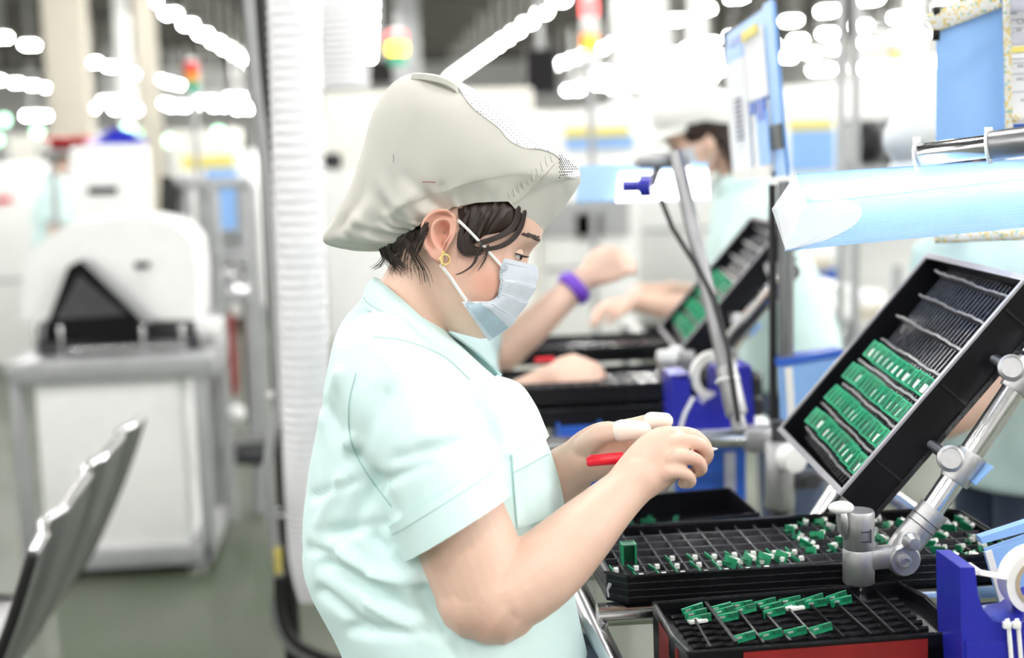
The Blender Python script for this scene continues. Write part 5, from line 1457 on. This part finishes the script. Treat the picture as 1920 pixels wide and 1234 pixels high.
MB().lathe([(.06, 0), (.06, .012), (.02, .02)], (q0.x, 3.5, 0), n=20).build('foot', 'dark_steel', hp_)

# ---- white cabinet machine at the left
YC = 5.10
m = MB(); a, b = boxY(m, 62, 706, 360, 1046, YC, .50, .01)
cab = thing('cabinet_machine', 'white cabinet machine with grey corner posts and domed hood', 'machine', ((a.x + b.x) / 2, YC + .25, 0))
m.build('body', 'white_paint', cab)
for x0, x1 in ((14, 62), (360, 402)):
    m = MB(); boxY(m, x0, 690, x1, 1050, YC - .02, .09, .006); m.build('corner_post', 'grey_frame', cab)
    m = MB(); boxY(m, x0, 690, x1, 1050, YC + .42, .09, .006); m.build('corner_post', 'grey_frame', cab)
m = MB(); boxY(m, 14, 682, 402, 708, YC - .03, .55, .006); m.build('top_frame', 'grey_frame', cab)
m = MB(); boxY(m, 40, 1040, 400, 1056, YC - .02, .54, .004); m.build('bottom_frame', 'grey_frame', cab)
for x in (60, 366):
    for dy in (.04, .46):
        c = onY(x, 1056, YC); MB().lathe([(.04, 0), (.04, .012), (.014, .02), (.014, c.z + .02)], (c.x, YC + dy, 0), n=16).build('levelling_foot', 'chrome', cab)
# machine bed: dark openings, rails, pale blocks
m = MB(); boxY(m, 70, 640, 380, 690, YC + .12, .35); m.build('bed', 'dark_steel', cab, smooth=False)
m = MB(); boxY(m, 60, 606, 400, 640, YC + .30, .2); m.build('bed_rear', 'grey_frame', cab, smooth=False)
for x in (62, 108, 262, 336, 372):
    m = MB(); boxY(m, x, 610, x + 14, 690, YC + .05, .04, .004); m.build('bed_post', 'chrome', cab)
MB().tube([onY(130, 656, YC + .06), onY(352, 646, YC + .06)], .014, 10).build('bed_rail', 'chrome', cab)
for x0, y0, x1, y1, mt in ((180, 662, 202, 690, 'beige_column'), (290, 655, 322, 676, 'beige_column'), (120, 634, 134, 646, 'yellow'), (366, 600, 416, 630, 'white_paint')):
    m = MB(); boxY(m, x0, y0, x1, y1, YC + .12, .08, .004); m.build('bed_block', mt, cab)
# domed hood: extruded rounded outline
hd = [(40, 600), (44, 500), (70, 460), (120, 424), (180, 412), (280, 408), (330, 420), (362, 452), (372, 520), (372, 600)]
MB().prism([onY(*p, YC + .14) for p in hd], (0, .38, 0)).build('hood', 'white_paint', cab, angle=50)
m = MB(); boxY(m, 252, 492, 280, 502, YC + .125, .03); m.build('hood_handle', 'dark_steel', cab, smooth=False)
MB().prism([onY(*p, YC + .08) for p in ((84, 618), (128, 500), (150, 488), (168, 492), (282, 600), (268, 640), (84, 640))], (0, .07, 0)).build('open_mouth', 'black_plastic', cab, smooth=False)
MB().prism([onY(*p, YC + .04) for p in ((150, 486), (172, 490), (290, 602), (272, 606))], (0, .05, 0)).build('flap_edge', 'grey_frame', cab, smooth=False)
MB().prism([onY(*p, YC + .065) for p in ((148, 516), (236, 590), (102, 600))], (0, .03, 0)).build('flap', 'dark_steel', cab, smooth=False)
# slotted white box behind
m = MB(); a, b = boxY(m, 128, 276, 268, 560, 6.6, .5, .02)
bx = thing('slotted_box', 'white enclosure with a dark horizontal slot behind the cabinet machine', 'machine', ((a.x + b.x) / 2, 6.85, 0))
m.build('shell', 'white_paint', bx)
m = MB(); boxY(m, 164, 350, 220, 362, 6.585, .03); m.build('slot', 'screen', bx, smooth=False)
m = MB(); a2, b2 = boxY(m, 140, 560, 256, 566, 6.65, .4); MB().box(((a.x + b.x) / 2, 6.85, b.z / 2), (.3, .36, b.z)).build('pedestal', 'grey_frame', bx, smooth=False)
c = onY(214, 276, 6.7) + V((0, .12, .012)); one(MB().lathe([(.15, 0), (.11, .03), (.05, .068), (.005, .075)], c, n=24), 'blue_cover', 'blue_deep', 'dark blue dome cover on top of the white slotted box', 'cover')
m = MB(); a, b = boxY(m, 92, 264, 160, 280, 7.4, .3, .01)
rt = thing('red_bin', 'red plastic bin on a rack behind the white slotted box', 'bin', ((a.x + b.x) / 2, 7.5, b.z)); m.build('shell', 'dark_red', rt)
MB().box(((a.x + b.x) / 2, 7.5, a.z + .008), (.22, .32, .016), None, .004).build('rim', 'red_plastic', rt)
rk = thing('rack', 'grey rack carrying the red bin', 'rack', ((a.x + b.x) / 2, 7.5, 0))
for dx in (-.1, .1):
    MB().tube([((a.x + b.x) / 2 + dx, 7.5, 0), ((a.x + b.x) / 2 + dx, 7.5, b.z - .02)], .015, 10).build('upright', 'grey_frame', rk)
MB().box(((a.x + b.x) / 2, 7.52, b.z - .012), (.26, .3, .02)).build('shelf', 'grey_frame', rk, smooth=False)
# hanging black jacket-like strap and metal frame
m = MB(); P = [(302, 330), (318, 332), (334, 356), (332, 420), (334, 468), (324, 444), (312, 440), (298, 454), (300, 400)]
fr = onY(390, 700, 5.9)
frm = thing('equipment_rack', 'aluminium rack with blue panel and black cover behind the cabinet machine', 'rack', (fr.x, 5.9, 0))
m.prism([onY(*p, 5.74) for p in P], (0, .06, 0)).build('black_cover', 'black_rubber', frm)
for x, y0, Y in ((345, 330, 5.82), (378, 340, 5.9), (398, 335, 5.8), (452, 340, 5.9), (470, 345, 6.2), (320, 330, 6.2)):
    c = onY(x, y0, Y); MB().tube([(c.x, Y, 0), (c.x, Y, c.z)], .024, 10).build('upright', 'grey_frame', frm)
for y in (345, 480, 560):
    MB().tube([onY(320, y, 5.8), onY(470, y - 2, 5.8)], .020, 10).build('crossbar', 'grey_frame', frm)
m = MB(); boxY(m, 405, 330, 452, 430, 6.2, .05); m.build('blue_panel', 'blue_sheet', frm, smooth=False)
m = MB(); boxY(m, 405, 435, 450, 490, 6.25, .2); m.build('grey_box', 'cable_grey', frm, smooth=False)
for x, y, r in ((425, 512, .05), (446, 490, .05), (440, 545, .06), (412, 575, .05)):
    MB().sphere(onY(x, y, 5.85), r, 14, 10, (1, 1, .8)).build('valve', 'chrome', frm)
m = MB(); boxY(m, 424, 590, 446, 745, 5.85, .10, .02); m.build('red_tank', 'dark_red', frm)
m = MB(); boxY(m, 452, 600, 470, 790, 5.95, .1); m.build('dark_column', 'dark_steel', frm, smooth=False)
MB().sphere(onY(444, 775, 5.78), .036, 14, 10).build('lamp_globe', 'white_paint', frm)
MB().tube([onY(415, 828, 5.8), onY(510, 824, 5.8)], .022, 10).build('low_bar', 'chrome', frm)
MB().tube([onY(430, 850, 5.85), onY(500, 850, 5.85)], .05, 12).build('roller', 'dark_steel', frm)
# ---- steel seats at the left edge
XS = -.60
bn2 = thing('steel_bench', 'row of pressed steel waiting seats with chrome edges by the aisle', 'bench', (XS - .3, 3.0, 0))
def seat_shell(y0, y1, xs, top=.86):
    prof = [(xs, top), (xs - .045, top - .12), (xs - .10, top - .24), (xs - .165, top - .36), (xs - .23, top - .43), (xs - .34, top - .455), (xs - .50, top - .43), (xs - .58, top - .45)]
    g = []
    for i in range(25):
        y = lerp(y0, y1, i / 24); rb = .016 * (1 if i % 8 in (3, 4) else 0); g.append([V((x - rb, y, z + .02 * math.sin(PI * i / 24) * (1 if k == 0 else 0))) for k, (x, z) in enumerate(crv(prof, 24))])
    o = MB().grid(g).build('seat_shell', 'bench_steel', bn2, solid=.006)
    MB().tube([r[0] for r in g], .010, 8).build('top_edge', 'chrome', o)
    MB().tube([r[-1] for r in g], .014, 8).build('front_edge', 'chrome', o)
    for r in (g[0], g[-1]): MB().tube(r, .010, 8).build('side_edge', 'black_rubber', o)
seat_shell(1.75, 2.36, XS - .05); seat_shell(2.42, 3.62, XS)
MB().tube([(XS - .33, 1.7, .33), (XS - .33, 3.7, .33)], .028, 12).build('beam', 'black_rubber', bn2)
for y in (1.9, 3.4):
    MB().tube([(XS - .33, y, .33), (XS - .33, y, .03)], .022, 12).build('leg', 'dark_steel', bn2)
    MB().box((XS - .33, y, .015), (.45, .05, .03), None, .008).build('foot', 'chrome', bn2)
MB().box((XS - .30, 2.2, .375), (.20, .10, .04), None, .01).build('bracket', 'black_rubber', bn2)
MB().box((XS - .30, 3.1, .375), (.20, .10, .04), None, .01).build('bracket', 'black_rubber', bn2)

# ---- columns and pipes
for k, (x0, x1, Y, lb, mt, cat) in enumerate(((96, 172, 15, 'thick beige column rising left of the stack light', 'beige_column', 'column'), (262, 300, 19, 'slimmer beige column behind the white slotted box', 'beige_column', 'column'),
                             (748, 790, 26, 'pale grey column right of the lit stack light', 'grey_frame', 'column'), (1150, 1186, 17, 'white air duct drop beside the red and orange stack light', 'white_paint', 'duct'), (1205, 1250, 22, 'wide white duct drop further along the hall', 'white_paint', 'duct'),
                             (1296, 1322, 20, 'narrow white duct drop above the white-capped worker', 'white_paint', 'duct'), (1700, 1728, 18, 'white duct drop left of the plain blue board', 'white_paint', 'duct'), (225, 250, 24, 'white duct drop between the beige columns', 'white_paint', 'duct'))):
    a, b = onY(x0, 200, Y), onY(x1, 200, Y); w = b.x - a.x; z0 = 0 if 'column' in lb else 1.75
    t = thing('column' if cat == 'column' else 'air_duct', lb, cat, ((a.x + b.x) / 2, Y, z0))
    MB().box(((a.x + b.x) / 2, Y, (4.9 + z0) / 2), (w, w * .8, 4.9 - z0), None, .02).build('shaft', mt, t)
    MB().box(((a.x + b.x) / 2, Y, z0 + .06), (w * 1.2, w, .12), None, .02).build('base_plate' if cat == 'column' else 'nozzle', 'grey_frame', t)

# ---- stack lights on poles
def stack(label, px, py0, py1, Y, seq, wpx):
    a, b = onY(px, py0, Y), onY(px, py1, Y); n = len(seq); h = (a.z - b.z) / n; r = wpx / 2 / FPX * Y
    t = thing('stack_light', label, 'signal light', (b.x, Y, 0))
    for i, (mt) in enumerate(seq):
        z1 = a.z - h * i; MB().lathe([(r * .9, z1 - h * .98), (r, z1 - h * .9), (r, z1 - h * .1), (r * .9, z1 - h * .02)], (b.x, Y, 0), n=18).build('lens', mt, t)
    MB().lathe([(r * .9, a.z), (r * .7, a.z + .02), (.01, a.z + .025)], (b.x, Y, 0), n=18).build('top_cap', 'white_paint', t)
    MB().tube([(b.x, Y, 0), (b.x, Y, b.z)], r * .45, 10).build('pole', 'grey_frame', t)
red_off = 'red_plastic'; mat('orange_lens', (.90, .32, .02), .3, noise_amt=.03); mat('green_lens', (.02, .42, .25), .3, noise_amt=.03); mat('clear_lens', (.85, .86, .86), .3, noise_amt=.03)
emit('amber_lit', (1, .50, .02), 5); emit('red_lit', (1, .10, .10), 2.2); emit('orange_lit', (1, .26, .01), 1.6)
stack('red, amber and green stack light above the cabinet machine', 362, 116, 172, 8.5, [red_off, 'orange_lens', 'green_lens'], 24)
stack('lit amber stack light left of the cap', 746, 60, 122, 9.5, ['red_lit', 'amber_lit', 'green_lens'], 36)
stack('tall stack light with red and orange bands above the white machine', 1107, -2, 130, 7.0, ['red_lit', 'clear_lens', 'orange_lit', 'clear_lens'], 32)
# ---- hanging monitors
for x0, y0, x1, y1, Y, lb in ((985, 92, 1046, 176, 8.5, 'large dark monitor hung right of the cap'), (690, 112, 738, 156, 11, 'small dark monitor below the lit amber stack light')):
    m = MB(); a, b = boxY(m, x0, y0, x1, y1, Y, .06, .01); t = thing('monitor', lb, 'monitor', ((a.x + b.x) / 2, Y, b.z)); m.build('casing', 'screen', t)
    m = MB(); boxY(m, x0 + 3, y0 + 3, x1 - 3, y1 - 4, Y - .004, .006); m.build('screen', 'black_plastic', t, smooth=False)
    MB().tube([((a.x + b.x) / 2, Y + .05, a.z - .05), ((a.x + b.x) / 2, Y + .05, 4.9)], .02, 10).build('hanger', 'grey_frame', t)

# ---- machines further down the hall
def machine(label, x0, y0, x1, Y, depth, mt='white_paint', stripe=None, window=None, panel=None):
    a, b = onY(x0, y0, Y), onY(x1, y0, Y); w = b.x - a.x; z = (a.z + b.z) / 2; cx = (a.x + b.x) / 2
    t = thing('machine', label, 'machine', (cx, Y + depth / 2, 0))
    MB().box((cx, Y + depth / 2, z / 2 + .04), (w, depth, z - .08), None, .02).build('housing', mt, t)
    for dx in (-.4, .4): MB().lathe([(.04, 0), (.02, .03), (.02, .1)], (cx + w * dx, Y + .1, 0), n=10).build('foot', 'dark_steel', t)
    MB().box((cx, Y - .005, z * .45), (w * .9, .02, .02)).build('door_seam', 'grey_frame', t, smooth=False)
    for (q, nm) in ((stripe, 'stripe'), (window, 'window'), (panel, 'panel')):
        for it in (q or []):
            mm = MB(); boxY(mm, it[0], it[1], it[2], it[3], Y - .02, .03); mm.build(nm, it[4], t, smooth=False)
    return t
machine('off-white machine with a small dark window behind the cap', 604, 168, 1000, 7.6, 1.6, 'offwhite_paint', window=[(606, 288, 640, 315, 'screen')], panel=[(604, 320, 1000, 620, 'white_paint')])
machine('white machine with blue stripe right of the cap', 1004, 205, 1190, 8.2, 1.8, 'white_paint', stripe=[(1060, 258, 1190, 276, 'blue_sheet'), (1060, 240, 1180, 256, 'yellow')], panel=[(1004, 380, 1180, 440, 'grey_frame'), (1080, 400, 1130, 450, 'cable_grey')])
machine('white machine behind the white-capped worker', 1192, 188, 1370, 10.5, 2.0, 'white_paint', stripe=[(1195, 250, 1300, 262, 'offwhite_paint')])
machine('white machine with blue panel and yellow stripe right of the document board', 1478, 182, 1572, 7.8, 1.4, 'white_paint', stripe=[(1480, 226, 1562, 242, 'yellow')], panel=[(1482, 246, 1566, 318, 'blue_sheet')])
machine('white machine with dark reel rack behind the blue hood', 1576, 150, 1760, 9.5, 1.8, 'white_paint', panel=[(1580, 225, 1745, 312, 'dark_steel')])
reel = thing('reel_rack', 'rack of dark component reels in front of the white machine behind the hood', 'rack', (onY(1660, 300, 9.2).x, 9.2, 0))
for k in range(9):
    c = onY(1588 + k * 19, 270, 9.2); MB().lathe([(.14, -.012), (.14, .012)], c, V((1, .2, 0)), 18).build('reel', 'screen' if k % 3 else 'grey_frame', reel)
c0, c1 = onY(1578, 318, 9.2), onY(1752, 312, 9.2); MB().box((c0 + c1) / 2, ((c1 - c0).length, .3, .04)).build('shelf', 'grey_frame', reel, smooth=False)
for c in (c0, c1): MB().tube([(c.x, 9.2, 0), (c.x, 9.2, c.z)], .03, 10).build('upright', 'grey_frame', reel)
machine('blue and yellow banded machine beyond the equipment rack', 334, 288, 470, 12.0, 2.0, 'white_paint', stripe=[(340, 292, 440, 314, 'yellow')], panel=[(385, 316, 445, 340, 'blue_sheet')])
machine('low white machine at the far left edge', -60, 310, 62, 10.0, 2.0, 'white_paint', stripe=[(-20, 370, 20, 380, 'red_plastic')])
machine('tall pale machine on the far right behind the workers', 1770, 120, 2080, 11.0, 2.0, 'white_paint')
for k, (x0, x1, Y) in enumerate([(x, x + 120, 28) for x in (10, 150, 310, 480, 660, 830, 1010, 1180, 1390, 1590)]):
    machine(['pale machine in the far row beneath the low lamps', 'distant white machine in the far row with green indicator'][k % 2], x0, 232 - (x0 - 690) * .03 * 1, x1, Y, 2.5, 'white_paint' if k % 2 else 'offwhite_paint')['group'] = 'machines of the far row' if k % 2 else 'pale machines of the far row'
# green indicator lamps
emit('green_dot', (.45, 1, .62), 3.5)
for k, (px, py) in enumerate(((8, 225), (70, 247), (240, 240), (268, 250), (318, 264), (410, 248), (1266, 192), (1590, 180), (-6, 262))):
    Y = 22; c = onY(px, py, Y); t = thing('indicator_lamp', 'small green indicator lamp glowing on a pole among the far machines', 'indicator', (c.x, Y, 0), 'green indicator lamps')
    MB().sphere(c, .07, 12, 8).build('lens', 'green_dot', t); MB().tube([(c.x, Y + .02, 0), (c.x, Y + .02, c.z - .06)], .02, 8).build('pole', 'grey_frame', t)
t = thing('beacon', 'orange beacon glowing above the reel rack machine', 'signal light', onY(1680, 106, 16)); MB().sphere(onY(1680, 104, 16), .07, 14, 10).build('lens', 'orange_lit', t)
MB().tube([(onY(1680, 104, 16).x, 16, 0), (onY(1680, 104, 16).x, 16, onY(1680, 108, 16).z)], .02, 8).build('pole', 'grey_frame', t)
# aisle things seen between the posts under the hood
m = MB(); a, b = boxY(m, 1500, 540, 1600, 600, 4.6, .5, .01)
cv = thing('conveyor', 'pale conveyor section with slanting guard seen below the blue hood', 'conveyor', ((a.x + b.x) / 2, 4.85, 0)); m.build('deck', 'white_paint', cv)
MB().tube([onY(1500, 545, 4.5), onY(1580, 592, 4.5)], .035, 12).build('guard', 'white_paint', cv)
MB().tube([onY(1500, 580, 4.5), onY(1580, 625, 4.5)], .022, 12).build('guard', 'chrome', cv)
for x in (1510, 1595):
    c = onY(x, 600, 4.7); MB().tube([(c.x, 4.7, 0), (c.x, 4.7, c.z)], .025, 10).build('leg', 'grey_frame', cv)
for x in (1576, 1604):
    c = onY(x, 470, 4.2); t = thing('upright_pole', 'thin steel upright of the pair behind the sloping tray', 'pole', (c.x, 4.2, 0), 'pair of thin uprights'); MB().tube([(c.x, 4.2, 0), (c.x, 4.2, 2.4)], .012, 10).build('pole', 'grey_frame', t); MB().lathe([(.018, 0), (.018, .02)], (c.x, 4.2, 0), n=12).build('foot', 'dark_steel', t)
m = MB(); a, b = boxY(m, 1504, 486, 1560, 505, 5.4, .3); 
wb_ = thing('parts_shelf', 'pale shelf with blue box and white tubs beyond the sloping tray', 'shelf', ((a.x + b.x) / 2, 5.5, 0)); m.build('top_board', 'beige_column', wb_, smooth=False)
m = MB(); boxY(m, 1500, 506, 1572, 560, 5.45, .2); m.build('blue_box', 'blue_mid', wb_, smooth=False)
for x in (1620, 1640): MB().sphere(onY(x, 565, 5.5), .05, 14, 10).build('tub', 'white_paint', wb_)
m = MB(); boxY(m, 1600, 578, 1700, 600, 5.4, .3); m.build('lower_board', 'beige_column', wb_, smooth=False)
for x in (1504, 1690):
    c = onY(x, 590, 5.5); MB().tube([(c.x, 5.55, 0), (c.x, 5.55, onY(x, 500, 5.5).z)], .018, 10).build('leg', 'grey_frame', wb_)
